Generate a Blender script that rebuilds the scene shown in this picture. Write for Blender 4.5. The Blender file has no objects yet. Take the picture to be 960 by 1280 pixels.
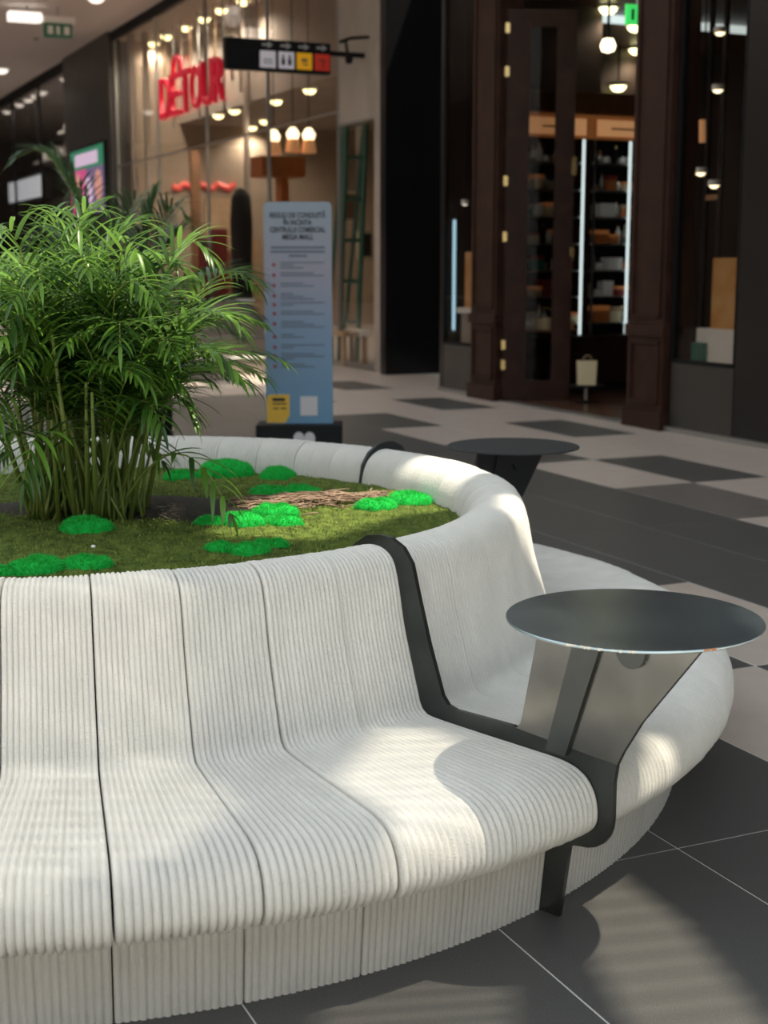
import bpy, bmesh, math, random
from mathutils import Vector, Matrix, noise
random.seed(7)
R = math.radians
S = bpy.context.scene
COL = S.collection

# ------------------------------------------------------------------ camera
F = 1778.0; PITCH = R(9.9); H = 1.45
cd = bpy.data.cameras.new('camera'); cam = bpy.data.objects.new('camera', cd); COL.objects.link(cam)
cam.location = (0, 0, H); cam.rotation_euler = (R(90) - PITCH, 0, 0)
cd.sensor_fit = 'HORIZONTAL'; cd.sensor_width = 27.0; cd.lens = 27.0 * F / 960.0
cd.clip_start = .05; cd.clip_end = 300
cd.dof.use_dof = True; cd.dof.focus_distance = 3.5; cd.dof.aperture_fstop = 4.2
S.camera = cam

# ------------------------------------------------------------------ sky, sun, exposure
w = bpy.data.worlds.new('sky'); S.world = w; w.use_nodes = True
bg = w.node_tree.nodes['Background']; bg.inputs[0].default_value = (.86, .94, 1.0, 1); bg.inputs[1].default_value = 1.9
SUN_AZ, SUN_EL = R(100), R(66)
sd = bpy.data.lights.new('sun', 'SUN'); sd.energy = 8.5; sd.angle = R(.55); sd.color = (1, .89, .70)
so = bpy.data.objects.new('sun', sd); COL.objects.link(so)
sdir = Vector((math.sin(SUN_AZ) * math.cos(SUN_EL), math.cos(SUN_AZ) * math.cos(SUN_EL), math.sin(SUN_EL)))
so.rotation_euler = sdir.to_track_quat('Z', 'Y').to_euler(); so.location = (6, -1, 14)
vs = S.view_settings; vs.view_transform = 'Standard'; vs.look = 'None'; vs.exposure = 0.0; vs.gamma = 1.0
vs.use_curve_mapping = False

# ------------------------------------------------------------------ frames: u along the shop wall, v towards it
A = R(24.4)
W2 = Vector((-math.sin(A), math.cos(A), 0)); N2 = Vector((math.cos(A), math.sin(A), 0))
def uvz(u, v, z=0.0): return W2 * u + N2 * v + Vector((0, 0, z))
CP, SP = math.cos(PITCH), math.sin(PITCH)
def ray(x, y):
    a = (x - 480) / F; b = (640 - y) / F
    return Vector((a, CP + b * SP, -SP + b * CP))
def at_z(x, y, z):
    d = ray(x, y); return Vector((0, 0, H)) + d * ((z - H) / d.z)
def at_Y(x, y, Y):
    d = ray(x, y); return Vector((0, 0, H)) + d * (Y / d.y)
def to_uv(p): return p.dot(W2), p.dot(N2)

# ------------------------------------------------------------------ materials
MATS = {}
def nodes(m):
    m.use_nodes = True; t = m.node_tree; return t, t.nodes['Principled BSDF'], t.nodes, t.links
def mat(name, col, rough=.6, metal=0, var=0.0, vscale=20, bump=0, bscale=200, spec=.5, col2=None, emit=0, detail=4, coord='Object', alpha=None, aniso=0):
    m = bpy.data.materials.new(name); t, b, n, l = nodes(m); MATS[name] = m
    c = (*col, 1); b.inputs['Base Color'].default_value = c
    b.inputs['Roughness'].default_value = rough; b.inputs['Metallic'].default_value = metal
    b.inputs['Specular IOR Level'].default_value = spec
    if aniso: b.inputs['Anisotropic'].default_value = aniso
    tc = n.new('ShaderNodeTexCoord')
    if var or col2:
        nz = n.new('ShaderNodeTexNoise'); nz.inputs['Scale'].default_value = vscale; nz.inputs['Detail'].default_value = detail
        l.new(tc.outputs[coord], nz.inputs['Vector'])
        r = n.new('ShaderNodeValToRGB'); r.color_ramp.elements[0].position = .3; r.color_ramp.elements[1].position = .7
        c2 = col2 if col2 else tuple(min(1, k * (1 + var)) for k in col)
        c1 = col if col2 else tuple(k * (1 - var) for k in col)
        r.color_ramp.elements[0].color = (*c1, 1); r.color_ramp.elements[1].color = (*c2, 1)
        l.new(nz.outputs[0], r.inputs[0]); l.new(r.outputs[0], b.inputs['Base Color'])
    if bump:
        nb = n.new('ShaderNodeTexNoise'); nb.inputs['Scale'].default_value = bscale; nb.inputs['Detail'].default_value = 5
        l.new(tc.outputs[coord], nb.inputs['Vector'])
        bm = n.new('ShaderNodeBump'); bm.inputs['Strength'].default_value = bump; bm.inputs['Distance'].default_value = .004
        l.new(nb.outputs[0], bm.inputs['Height']); l.new(bm.outputs[0], b.inputs['Normal'])
    if emit:
        b.inputs['Emission Color'].default_value = c; b.inputs['Emission Strength'].default_value = emit
    return m
def leafmat(name, c1, c2, trans=.35, rough=.42):
    m = bpy.data.materials.new(name); t, b, n, l = nodes(m); MATS[name] = m
    g = n.new('ShaderNodeNewGeometry'); r = n.new('ShaderNodeValToRGB')
    r.color_ramp.elements[0].color = (*c1, 1); r.color_ramp.elements[1].color = (*c2, 1)
    oi = n.new('ShaderNodeObjectInfo'); ad = n.new('ShaderNodeMath'); ad.operation = 'ADD'; fr = n.new('ShaderNodeMath'); fr.operation = 'FRACT'
    l.new(g.outputs['Random Per Island'], ad.inputs[0]); l.new(oi.outputs['Random'], ad.inputs[1]); l.new(ad.outputs[0], fr.inputs[0])
    l.new(fr.outputs[0], r.inputs[0]); l.new(r.outputs[0], b.inputs['Base Color'])
    b.inputs['Roughness'].default_value = rough
    tr = n.new('ShaderNodeBsdfTranslucent'); mx = n.new('ShaderNodeMixShader'); mx.inputs[0].default_value = trans
    br = n.new('ShaderNodeBrightContrast'); br.inputs['Bright'].default_value = .04
    l.new(r.outputs[0], br.inputs[0]); l.new(br.outputs[0], tr.inputs[0])
    l.new(b.outputs[0], mx.inputs[1]); l.new(tr.outputs[0], mx.inputs[2])
    l.new(mx.outputs[0], n['Material Output'].inputs[0])
    return m
def glassmat(name, tint, gloss=.014, rough=.02):
    m = bpy.data.materials.new(name); t, b, n, l = nodes(m); MATS[name] = m
    n.remove(b); tr = n.new('ShaderNodeBsdfTransparent'); tr.inputs[0].default_value = (*tint, 1)
    gl = n.new('ShaderNodeBsdfGlossy'); gl.inputs['Roughness'].default_value = rough
    lw = n.new('ShaderNodeLayerWeight'); pw_ = n.new('ShaderNodeMath'); pw_.operation = 'POWER'; pw_.inputs[1].default_value = 5
    fz = n.new('ShaderNodeMath'); fz.operation = 'MULTIPLY_ADD'; fz.inputs[1].default_value = .9; fz.inputs[2].default_value = gloss
    l.new(lw.outputs['Facing'], pw_.inputs[0]); l.new(pw_.outputs[0], fz.inputs[0])
    mx = n.new('ShaderNodeMixShader'); l.new(fz.outputs[0], mx.inputs[0]); l.new(tr.outputs[0], mx.inputs[1]); l.new(gl.outputs[0], mx.inputs[2])
    l.new(mx.outputs[0], n['Material Output'].inputs[0]); return m

M = MATS
mat('corduroy', (.66, .655, .63), .92, var=.06, vscale=9, bump=.85, bscale=330, spec=.15)
mat('plinth_ribs', (.66, .645, .61), .92, var=.05, vscale=9, bump=.7, bscale=330, spec=.15)
mat('steel', (.13, .14, .14), .36, metal=.9, var=.18, vscale=5, bump=.05, bscale=60)
mat('plate_steel', (.10, .107, .107), .34, metal=.92, var=.25, vscale=6, bump=.04, bscale=80)
mat('table_steel', (.36, .45, .50), .27, metal=.95, var=.28, vscale=3.2, bump=.04, bscale=40)
mat('chip', (.75, .70, .62), .6); mat('rust', (.45, .17, .06), .7)
mat('brushed_steel', (.27, .265, .25), .26, metal=.95, var=.25, vscale=5, bump=.03, bscale=80)
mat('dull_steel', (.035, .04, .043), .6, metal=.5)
mat('liner', (.05, .05, .05), .9)
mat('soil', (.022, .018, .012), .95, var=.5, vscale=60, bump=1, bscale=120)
mat('moss', (.040, .062, .014), .95, col2=(.14, .19, .04), vscale=26, bump=1, bscale=260, spec=.1, detail=8)
leafmat('moss_blade', (.06, .10, .018), (.27, .34, .07), .25, .8)
mat('cushion', (.008, .30, .035), .9, col2=(.02, .52, .08), vscale=70, bump=1, bscale=420, spec=.08, detail=6)
leafmat('cushion_blade', (.01, .34, .035), (.03, .62, .10), .25, .8)
mat('twig', (.12, .075, .05), .9, col2=(.30, .21, .15), vscale=25)
leafmat('palm_leaf', (.020, .070, .012), (.16, .33, .036), .38, .34)
leafmat('palm_leaf_back', (.025, .07, .02), (.06, .13, .03), .3, .45)
mat('palm_stem', (.12, .19, .035), .5, col2=(.22, .27, .06), vscale=8)
mat('tile_dark', (.036, .036, .037), .42, spec=.35, col2=(.120, .118, .114), vscale=420, bump=.25, bscale=500, detail=2)
mat('tile_light', (.50, .43, .385), .34, var=.06, vscale=6)
mat('tile_grey', (.16, .145, .135), .32, var=.1, vscale=9)
mat('grout', (.62, .61, .58), .9)
mat('ceiling_paint', (.46, .42, .40), .9)
mat('roof_paint', (.62, .64, .66), .9)
mat('black_panel', (.005, .005, .006), .30, var=.3, vscale=2)
mat('charcoal_panel', (.035, .033, .030), .4, var=.2, vscale=2)
mat('brown_wood', (.030, .013, .009), .5, var=.3, vscale=6, spec=.2)
mat('brown_wood_light', (.10, .045, .018), .4, var=.3, vscale=6)
mat('shop_floor_wood', (.10, .05, .032), .25, var=.25, vscale=5)
mat('shop_dark', (.05, .035, .028), .7, var=.15, vscale=3)
mat('beige_stone', (.30, .26, .225), .45, var=.08, vscale=4)
mat('beige_wall', (.30, .23, .17), .8, var=.08, vscale=2)
mat('taupe_wall', (.28, .23, .19), .8, var=.1, vscale=1.5)
mat('grey_wall', (.20, .19, .19), .8, var=.1, vscale=1.5)
mat('wood_orange', (.42, .13, .03), .5, var=.2, vscale=6)
mat('wood_mid', (.24, .12, .06), .5, var=.2, vscale=6)
mat('tan', (.40, .27, .16), .6, var=.1, vscale=8)
mat('white_paint', (.78, .77, .74), .5)
mat('cream', (.66, .56, .36), .7)
mat('metal_grey', (.35, .35, .34), .35, metal=.8)
mat('chrome', (.7, .7, .68), .2, metal=1)
mat('brass', (.75, .55, .25), .25, metal=1)
mat('black', (.007, .007, .008), .7, spec=.15)
mat('near_black', (.014, .015, .017), .7, spec=.2)
mat('teal', (.03, .16, .12), .5)
mat('red_letter', (.62, .008, .035), .4, emit=.25)
mat('red_dark', (.20, .02, .015), .6)
mat('reflection_red', (.80, .12, .10), .5, emit=.18)  # glow colour of the imitated red sign reflection
mat('green_sign', (.05, .62, .12), .5, emit=1.0)
mat('green_dim', (.03, .12, .07), .5, emit=.1)
mat('lamp_warm', (1.0, .86, .55), .5, emit=3.5)
mat('lamp_yellow', (1.0, .90, .45), .5, emit=5)
mat('lamp_white', (1.0, .93, .84), .5, emit=1.3)
mat('led_white', (.80, .95, .95), .5, emit=.9)
mat('led_cyan', (.45, .78, 1.0), .5, emit=1.0)
mat('header_glow', (.85, .42, .18), .5, emit=.35)
mat('header_orange', (.55, .20, .06), .5, emit=.12)
mat('sign_blue', (.82, .90, 1.0), .5, emit=.75)
mat('screen_green', (.04, .30, .17), .4, emit=.35); mat('screen_pink', (.75, .10, .33), .4, emit=.4)
mat('screen_lilac', (.78, .62, .85), .4, emit=.45); mat('screen_violet', (.22, .16, .33), .4, emit=.35); mat('screen_skin', (.75, .38, .32), .4, emit=.35)
mat('sq_white', (.70, .66, .74), .5, emit=.12); mat('sq_orange', (.85, .42, .01), .5, emit=.15); mat('sq_red', (.50, .03, .015), .5, emit=.15)
mat('arrow_grey', (.30, .30, .30), .6)
mat('badge_yellow', (.72, .46, .05), .5)
mat('ink', (.01, .012, .02), .6); mat('ink_soft', (.11, .14, .19), .6); mat('icon_red', (.24, .06, .08), .6)
mat('qr_card', (.62, .62, .66), .6)
mat('amber_poster', (.55, .24, .06), .5, col2=(.70, .42, .18), vscale=5)
glassmat('glass_clear', (.90, .88, .86)); glassmat('glass_dark', (.84, .82, .80))
# totem print: lilac grey at the top running into blue at the foot, one printed sheet
m = bpy.data.materials.new('totem_print'); t, b, n, l = nodes(m); MATS['totem_print'] = m
tc = n.new('ShaderNodeTexCoord'); sx = n.new('ShaderNodeSeparateXYZ'); rp = n.new('ShaderNodeValToRGB'); mp = n.new('ShaderNodeMapRange')
l.new(tc.outputs['Object'], sx.inputs[0]); l.new(sx.outputs['Z'], mp.inputs['Value']); mp.inputs['From Min'].default_value = .2; mp.inputs['From Max'].default_value = 1.92
l.new(mp.outputs[0], rp.inputs[0]); l.new(rp.outputs[0], b.inputs['Base Color']); b.inputs['Roughness'].default_value = .5
e = rp.color_ramp.elements; e[0].color = (.13, .30, .48, 1); e[1].color = (.23, .29, .36, 1)
e2 = rp.color_ramp.elements.new(.45); e2.color = (.19, .28, .41, 1); e3 = rp.color_ramp.elements.new(.68); e3.color = (.28, .28, .35, 1)

# ------------------------------------------------------------------ mesh helpers
class MB:
    def __init__(s): s.v = []; s.f = []
    def add(s, vs, fs):
        o = len(s.v); s.v += [tuple(p) for p in vs]; s.f += [tuple(i + o for i in f) for f in fs]; return s
    def hexa(s, p):  # 8 points: bottom ring 0-3, top ring 4-7
        return s.add(p, [(3, 2, 1, 0), (4, 5, 6, 7), (0, 1, 5, 4), (1, 2, 6, 5), (2, 3, 7, 6), (3, 0, 4, 7)])
    def box(s, x0, x1, y0, y1, z0, z1):
        return s.hexa([(x0, y0, z0), (x1, y0, z0), (x1, y1, z0), (x0, y1, z0), (x0, y0, z1), (x1, y0, z1), (x1, y1, z1), (x0, y1, z1)])
    def ubox(s, u0, u1, v0, v1, z0, z1):
        q = lambda u, v, z: tuple(uvz(u, v, z))
        return s.hexa([q(u1, v0, z0), q(u0, v0, z0), q(u0, v1, z0), q(u1, v1, z0), q(u1, v0, z1), q(u0, v0, z1), q(u0, v1, z1), q(u1, v1, z1)])
    def prism(s, poly, fn, t0, t1):  # poly 2-D ring, fn(a,b,t)->3-D
        k = len(poly); a = [fn(x, y, t0) for x, y in poly]; b = [fn(x, y, t1) for x, y in poly]
        return s.add(a + b, [tuple(range(k))[::-1], tuple(range(k, 2 * k))] + [(i, (i + 1) % k, k + (i + 1) % k, k + i) for i in range(k)])
    def tube(s, pts, rad, n=6, caps=True):
        pts = [Vector(p) for p in pts]; rad = rad if hasattr(rad, '__len__') else [rad] * len(pts)
        rings = []; up = Vector((.13, .21, .97))
        for i, p in enumerate(pts):
            d = (pts[min(i + 1, len(pts) - 1)] - pts[max(i - 1, 0)]).normalized()
            a = d.cross(up); a = a.normalized() if a.length > 1e-4 else Vector((1, 0, 0)); b = d.cross(a)
            rings += [p + (a * math.cos(2 * math.pi * k / n) + b * math.sin(2 * math.pi * k / n)) * rad[i] for k in range(n)]
        fs = [(i * n + k, i * n + (k + 1) % n, (i + 1) * n + (k + 1) % n, (i + 1) * n + k) for i in range(len(pts) - 1) for k in range(n)]
        if caps: fs += [tuple(range(n))[::-1], tuple(range((len(pts) - 1) * n, len(pts) * n))]
        return s.add(rings, fs)
    def lathe(s, prof, c=(0, 0, 0), n=32, sx=1, sy=1):
        k = len(prof); vs = []
        for i in range(n):
            a = 2 * math.pi * i / n
            vs += [(c[0] + r * math.cos(a) * sx, c[1] + r * math.sin(a) * sy, c[2] + z) for r, z in prof]
        fs = [(i * k + j, ((i + 1) % n) * k + j, ((i + 1) % n) * k + j + 1, i * k + j + 1) for i in range(n) for j in range(k - 1)]
        if prof[0][0] > 1e-6: fs.append(tuple(i * k for i in range(n))[::-1])
        if prof[-1][0] > 1e-6: fs.append(tuple(i * k + k - 1 for i in range(n)))
        return s.add(vs, fs)
    def build(s, name, m, parent=None, smooth=False, origin=None):
        me = bpy.data.meshes.new(name)
        vs = s.v
        if origin is not None: vs = [(p[0] - origin[0], p[1] - origin[1], p[2] - origin[2]) for p in vs]
        me.from_pydata(vs, [], s.f); me.materials.append(MATS[m]); me.validate()
        b = bmesh.new(); b.from_mesh(me); bmesh.ops.recalc_face_normals(b, faces=b.faces); b.to_mesh(me); b.free()
        if smooth: me.polygons.foreach_set('use_smooth', [True] * len(me.polygons))
        o = bpy.data.objects.new(name, me); COL.objects.link(o)
        if origin is not None: o.location = origin
        if parent is not None: par(o, parent)
        return o
def par(o, p):
    o.parent = p; o.matrix_parent_inverse = p_world(p).inverted()
def p_world(p):
    m = p.matrix_basis.copy()
    if p.parent: m = p_world(p.parent) @ p.matrix_parent_inverse @ m
    return m
def tag(o, label, cat, group=None, kind=None):
    o['label'] = label; o['category'] = cat
    if group: o['group'] = group
    if kind: o['kind'] = kind
    return o
def thing(name, label, cat, loc=(0, 0, 0), group=None, kind=None):
    o = bpy.data.objects.new(name, None); COL.objects.link(o); o.location = loc; o.empty_display_size = .1
    return tag(o, label, cat, group, kind)
def copy_tree(o, parent=None):
    c = o.copy(); COL.objects.link(c)
    if parent is not None: c.parent = parent
    for ch in list(o.children): copy_tree(ch, c)
    return c
def catmull(P, n):
    out = []; P = [P[0]] + P + [P[-1]]; m = len(P) - 3
    for i in range(n + 1):
        t = i / n * m; k = min(int(t), m - 1); t -= k; a, b, c, d = P[k:k + 4]
        out.append(tuple(.5 * ((2 * b[j]) + (-a[j] + c[j]) * t + (2 * a[j] - 5 * b[j] + 4 * c[j] - d[j]) * t * t + (-a[j] + 3 * b[j] - 3 * c[j] + d[j]) * t ** 3) for j in range(len(b))))
    return out
def text_mesh(txt, size, ext, bold=0.0):
    cu = bpy.data.curves.new('txt', 'FONT'); cu.body = txt; cu.size = size; cu.extrude = ext; cu.align_x = 'CENTER'; cu.offset = bold; cu.resolution_u = 3
    ob = bpy.data.objects.new('txt', cu); COL.objects.link(ob)
    dg = bpy.context.evaluated_depsgraph_get(); me = bpy.data.meshes.new_from_object(ob.evaluated_get(dg))
    bpy.data.objects.remove(ob); bpy.data.curves.remove(cu); return me
def frame_facing_corridor(p):  # text x runs down the wall, faces -v
    return Matrix((( -W2.x, 0, -N2.x, p[0]), (-W2.y, 0, -N2.y, p[1]), (0, 1, 0, p[2]), (0, 0, 0, 1)))
def frame_facing_u(p):         # faces -u
    return Matrix(((N2.x, 0, -W2.x, p[0]), (N2.y, 0, -W2.y, p[1]), (0, 1, 0, p[2]), (0, 0, 0, 1)))

# ================================================================== SETTING
U0, V0, DU, DV = 2.7763, 1.4482, 1.2460, .62302
fl = MB().box(-60, 60, -14, 90, -.12, -.0016).build('floor', 'grout'); tag(fl, 'mall floor of long rectangular tiles in dark grey and pale beige', 'floor', kind='structure')
def tile_mesh(name, m):
    g = .0018; b = MB(); x0, x1, y0, y1 = g, DU - g, g, DV - g; c = .0015
    b.add([(x0, y0, -.008), (x1, y0, -.008), (x1, y1, -.008), (x0, y1, -.008), (x0, y0, -c), (x1, y0, -c), (x1, y1, -c), (x0, y1, -c), (x0 + c, y0 + c, 0), (x1 - c, y0 + c, 0), (x1 - c, y1 - c, 0), (x0 + c, y1 - c, 0)],
          [(0, 1, 5, 4), (1, 2, 6, 5), (2, 3, 7, 6), (3, 0, 4, 7), (4, 5, 9, 8), (5, 6, 10, 9), (6, 7, 11, 10), (7, 4, 8, 11), (8, 9, 10, 11)])
    me = bpy.data.meshes.new(name); me.from_pydata(b.v, [], b.f); me.materials.append(MATS[m]); return me
TM = {k: tile_mesh('tile', k) for k in ('tile_dark', 'tile_light', 'tile_grey')}
def tile_kind(i, j):
    if j >= 6:
        if (i, j) == (3, 6): return 'tile_grey'
        if (i, j) in ((4, 7), (5, 6), (7, 6), (6, 8), (8, 8), (9, 6), (2, 7), (1, 6), (10, 8), (11, 6), (13, 6), (12, 8)): return 'tile_dark'
        return 'tile_light'
    if i >= 10 and j >= -8:
        return 'tile_dark' if (i % 4 == 0 and j % 3 == 0) else 'tile_light'
    if j in (2, 3): return 'tile_light' if (i + j) % 2 == 0 and i < 2 else 'tile_dark'
    return 'tile_dark'
Rt = Matrix(((W2.x, N2.x, 0, 0), (W2.y, N2.y, 0, 0), (0, 0, 1, 0), (0, 0, 0, 1)))
nt = 0
for i in range(-2, 24):
    for j in range(-14, 11):
        p = uvz(U0 + (i + .5) * DU, V0 + (j + .5) * DV)
        if p.y < 1.6 or abs(p.x) > .30 * p.y + 1.1: continue
        if math.hypot(p.x + .955, p.y - 4.33) < 1.1: continue
        if i >= 9 and j < 1 or i > 15: continue
        # v grows to +N, u along +W: W x N points down, so mirror the tile to keep faces up
        k = tile_kind(i, j); o = bpy.data.objects.new('tile', TM[k]); COL.objects.link(o)
        o.matrix_basis = Matrix.Translation(uvz(U0 + i * DU, V0 + j * DV)) @ Rt; o.parent = fl; nt += 1
far = MB()
for i in range(-2, 40):
    for j in range(-26, 11):
        if (i >= 9 and j < 1 or i > 15) and tile_kind(i, j) == 'tile_light':
            far.ubox(U0 + i * DU + .002, U0 + (i + 1) * DU - .002, V0 + j * DV + .002, V0 + (j + 1) * DV - .002, -.007, 0)
fo = far.build('far_tiles', 'tile_light', fl); fo['kind'] = 'stuff'

VS, VD = 7.42, 7.9   # shop-front planes
def struct(name, mb, m, label, cat):
    return tag(mb.build(name, m), label, cat, kind='structure')
# --- corridor ceiling, and an added roof slab that shapes the sunlight
def poly_slab(name, outer, holes, z0, z1, m):
    b = bmesh.new(); es = []
    for loop in [outer] + holes:
        vsx = [b.verts.new((x, y, z0)) for x, y in loop]
        es += [b.edges.new((vsx[i], vsx[(i + 1) % len(vsx)])) for i in range(len(vsx))]
    bmesh.ops.triangle_fill(b, edges=es, use_beauty=True)
    r = bmesh.ops.extrude_face_region(b, geom=b.faces[:]); bmesh.ops.translate(b, verts=[v for v in r['geom'] if isinstance(v, bmesh.types.BMVert)], vec=(0, 0, z1 - z0))
    bmesh.ops.recalc_face_normals(b, faces=b.faces)
    me = bpy.data.meshes.new(name); b.to_mesh(me); b.free(); me.materials.append(MATS[m])
    o = bpy.data.objects.new(name, me); COL.objects.link(o); return o
ZR = 8.0
HOLES = [  # openings traced back along the sun from the wanted light patches
    [(2.22, 1.86), (2.72, 1.74), (3.02, 1.90), (3.10, 2.14), (2.94, 2.40), (2.66, 2.56), (2.20, 2.50)],
    [(3.42, 1.78), (3.80, 1.84), (3.82, 2.06), (3.66, 2.12), (3.62, 2.42), (3.50, 2.60), (3.32, 2.56), (3.24, 2.26), (3.36, 2.08)],
    [(4.00, 1.80), (4.32, 1.80), (4.22, 2.36), (4.10, 2.64), (3.98, 2.62), (3.94, 2.30)],
    [(2.70, 3.48), (3.08, 3.50), (3.30, 3.86), (3.60, 4.10), (3.62, 4.56), (3.12, 4.40), (2.74, 3.98)],
    [(3.50, 3.38), (3.62, 3.36), (3.86, 3.64), (3.74, 3.76), (3.52, 3.60)],
    [(1.30, 3.45), (2.00, 3.40), (2.62, 3.62), (2.60, 3.96), (2.05, 4.25), (1.30, 4.30)],
]
roof = poly_slab('sun_mask_roof', [(-3.2, 1.55), (4.75, 1.55), (6.0, 5.0), (8.6, 12.2), (-1.0, 16.0), (-3.2, 15.0)], HOLES, ZR, ZR + .12, 'roof_paint')
def dimming_bars(x0, x1, y0, y1, pitch, bar, ang):  # bars added across openings to weaken the sun patches below
    c, s_ = math.cos(R(ang)), math.sin(R(ang)); n = int((y1 - y0) / pitch)
    for k in range(n):
        y = y0 + pitch * (k + .5); cx_, cy_ = (x0 + x1) / 2, y; hw = (x1 - x0) / 2
        P = [(cx_ + a * c - b_ * s_, cy_ + a * s_ + b_ * c) for a, b_ in ((-hw, -bar / 2), (hw, -bar / 2), (hw, bar / 2), (-hw, bar / 2))]
        MB().prism(P, lambda a, b_, t_: (a, b_, t_), ZR + .02, ZR + .04).build('dimming_bar', 'roof_paint', roof)
dimming_bars(2.1, 3.25, 1.70, 2.62, .055, .0435, 0)
dimming_bars(3.2, 3.9, 1.70, 2.66, .055, .031, 8)
dimming_bars(3.85, 4.4, 1.74, 2.70, .085, .022, 12)
tag(roof, 'added unseen roof slab with openings cut to place the sun patches', 'ceiling', kind='structure')
struct('ceiling_corridor', MB().ubox(15.5, 62, -6, VD + .3, 6.38, 6.6), 'ceiling_paint', 'plain greige ceiling over the mall corridor', 'ceiling')
# --- right black panel, walls above the shops
struct('wall_right', MB().ubox(-10.5, 9.42, VS, VS + .3, 0, 8), 'black_panel', 'glossy black wall panel beside the wooden shop front', 'wall')
struct('wall_upper', MB().ubox(9.42, 14.8, VS + .02, VS + .3, 4.6, 8), 'shop_dark', 'dark brown bulkhead above the wooden shop front', 'wall')
struct('baseboard_right', MB().ubox(8.2, 10.36, VS - .05, VS, 0, .045).ubox(13.9, 14.75, VS - .05, VS, 0, .045), 'metal_grey', 'thin pale metal strip at the foot of the wooden shop front', 'baseboard')
struct('trim_1', MB().ubox(10.86, 13.3, VS - .04, VS + .1, 0, .012), 'metal_grey', 'flat metal threshold strip in the shop doorway', 'threshold')
struct('wall_opposite', MB().ubox(14.5, 62, -6.3, -6.0, 0, 6.6), 'taupe_wall', 'taupe wall on the far side of the corridor opposite the glass shop', 'wall')
struct('wall_behind', MB().box(-14, 11.2, -6.3, -6.0, 0, 8), 'white_paint', 'white painted wall closing the atrium opposite the shops', 'wall')
struct('wall_left', MB().box(-12.3, -12, -6, 20, 0, 9.5), 'taupe_wall', 'taupe side wall of the atrium', 'wall')
# --- wooden pillars with raised mouldings
def pillar(name, u0, u1, label):
    t = thing(name, label, 'pillar', uvz((u0 + u1) / 2, VS, 0), kind='structure')
    MB().ubox(u0, u1, VS - .06, VS + .22, 0, 4.75).build('shaft', 'brown_wood', t)
    MB().ubox(u0 - .03, u1 + .03, VS - .09, VS + .2, 0, .16).build('base_block', 'brown_wood', t)
    MB().ubox(u0 - .02, u1 + .02, VS - .085, VS + .2, .82, .92).build('collar', 'brown_wood', t)
    for z0, z1 in ((.22, .78), (.98, 4.6)):
        d = .05; b = MB()
        b.ubox(u0 + d, u1 - d, VS - .08, VS - .05, z1 - .03, z1).ubox(u0 + d, u1 - d, VS - .08, VS - .05, z0, z0 + .03)
        b.ubox(u0 + d, u0 + d + .03, VS - .08, VS - .05, z0, z1).ubox(u1 - d - .03, u1 - d, VS - .08, VS - .05, z0, z1)
        b.build('panel_moulding', 'brown_wood', t)
    return t
pillar('trim_2', 13.36, 13.92, 'dark brown wooden pillar where the open door leaf is hinged')
pillar('trim_3', 10.34, 10.88, 'dark brown wooden pillar between the doorway and the amber poster window')
# --- shop windows
def window(name, label, u0, u1, v, z0, z1, mullions, fm, gm, base=None, bm='charcoal_panel', th=.05, rails=()):
    t = thing(name, label, 'window', uvz((u0 + u1) / 2, v, 0), kind='structure')
    cuts = [u0] + list(mullions) + [u1]
    for a, c in zip(cuts[:-1], cuts[1:]):
        MB().ubox(a + .008, c - .008, v + .02, v + .032, z0, z1).build('pane', gm, t)
    for a in cuts: MB().ubox(a - th / 2, a + th / 2, v, v + .06, z0, z1).build('mullion', fm, t)
    for z in (z0, z1) + tuple(rails): MB().ubox(u0, u1, v, v + .06, z - th / 2, z + th / 2).build('rail', fm, t)
    if base: MB().ubox(u0, u1, v + .005, v + .12, 0, base).build('base_panel', bm, t)
    return t
window('window_1', 'shop window with amber poster beside the black wall panel', 9.44, 10.30, VS, .62, 4.6, (), 'black', 'glass_dark', .60, th=.03)
window('window_2', 'narrow shop window with cyan light strip beside the dark recess', 13.96, 14.72, VS, .56, 4.6, (), 'black', 'glass_dark', .55, th=.03)
# --- dark recess, beige column
struct('wall_recess', MB().ubox(14.72, 14.80, VS, 9.2, 0, 6.38).ubox(14.80, 17.5, 8.75, 9.0, 0, 6.38), 'black_panel', 'black wall panels of the recess between the two shops', 'wall')
struct('trim_4', MB().ubox(17.15, 17.32, VD - .1, 8.8, 0, 6.38), 'black_panel', 'black vertical edge panel beside the beige column', 'trim')
col = thing('trim_5', 'beige stone clad column at the end of the red-lettered shop', 'column', uvz(17.75, VD, 0), kind='structure')
MB().ubox(17.32, 18.22, VD, VD + .5, 3.35, 6.38).build('upper_slab', 'beige_stone', col)
MB().ubox(17.32, 17.72, VD - .001, VD + .5, 0, 3.36).build('slab', 'beige_stone', col)
window('window_3', 'tall glass shop front under the red letters', 19.0, 31.55, VD, .06, 6.36, (21.9, 25.1, 28.3), 'metal_grey', 'glass_clear', th=.022, rails=(3.55,))
window('window_4', 'glass pane with picture frames and teal ladder behind it', 17.72, 19.0, VD, .06, 3.35, (), 'metal_grey', 'glass_clear', th=.03)
MB_ = MB().ubox(18.22, 19.0, VD + .02, VD + .3, 3.36, 6.38); struct('wall_lintel', MB_, 'beige_stone', 'beige stone lintel over the glass pane beside the column', 'wall')
struct('wall_pier', MB().ubox(31.6, 36.2, VD - .12, VD + .5, 0, 6.38), 'charcoal_panel', 'charcoal pier carrying the advertising screen', 'wall')
window('window_5', 'far grey shop front beyond the charcoal pier', 36.25, 60, VD, .06, 6.2, (40, 44, 50), 'black', 'glass_clear', th=.06)
struct('trim_6', MB().ubox(15.5, 60, VD - .04, VD + .02, 6.2, 6.38), 'near_black', 'dark strip where the corridor ceiling meets the shop fronts', 'trim')
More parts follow.
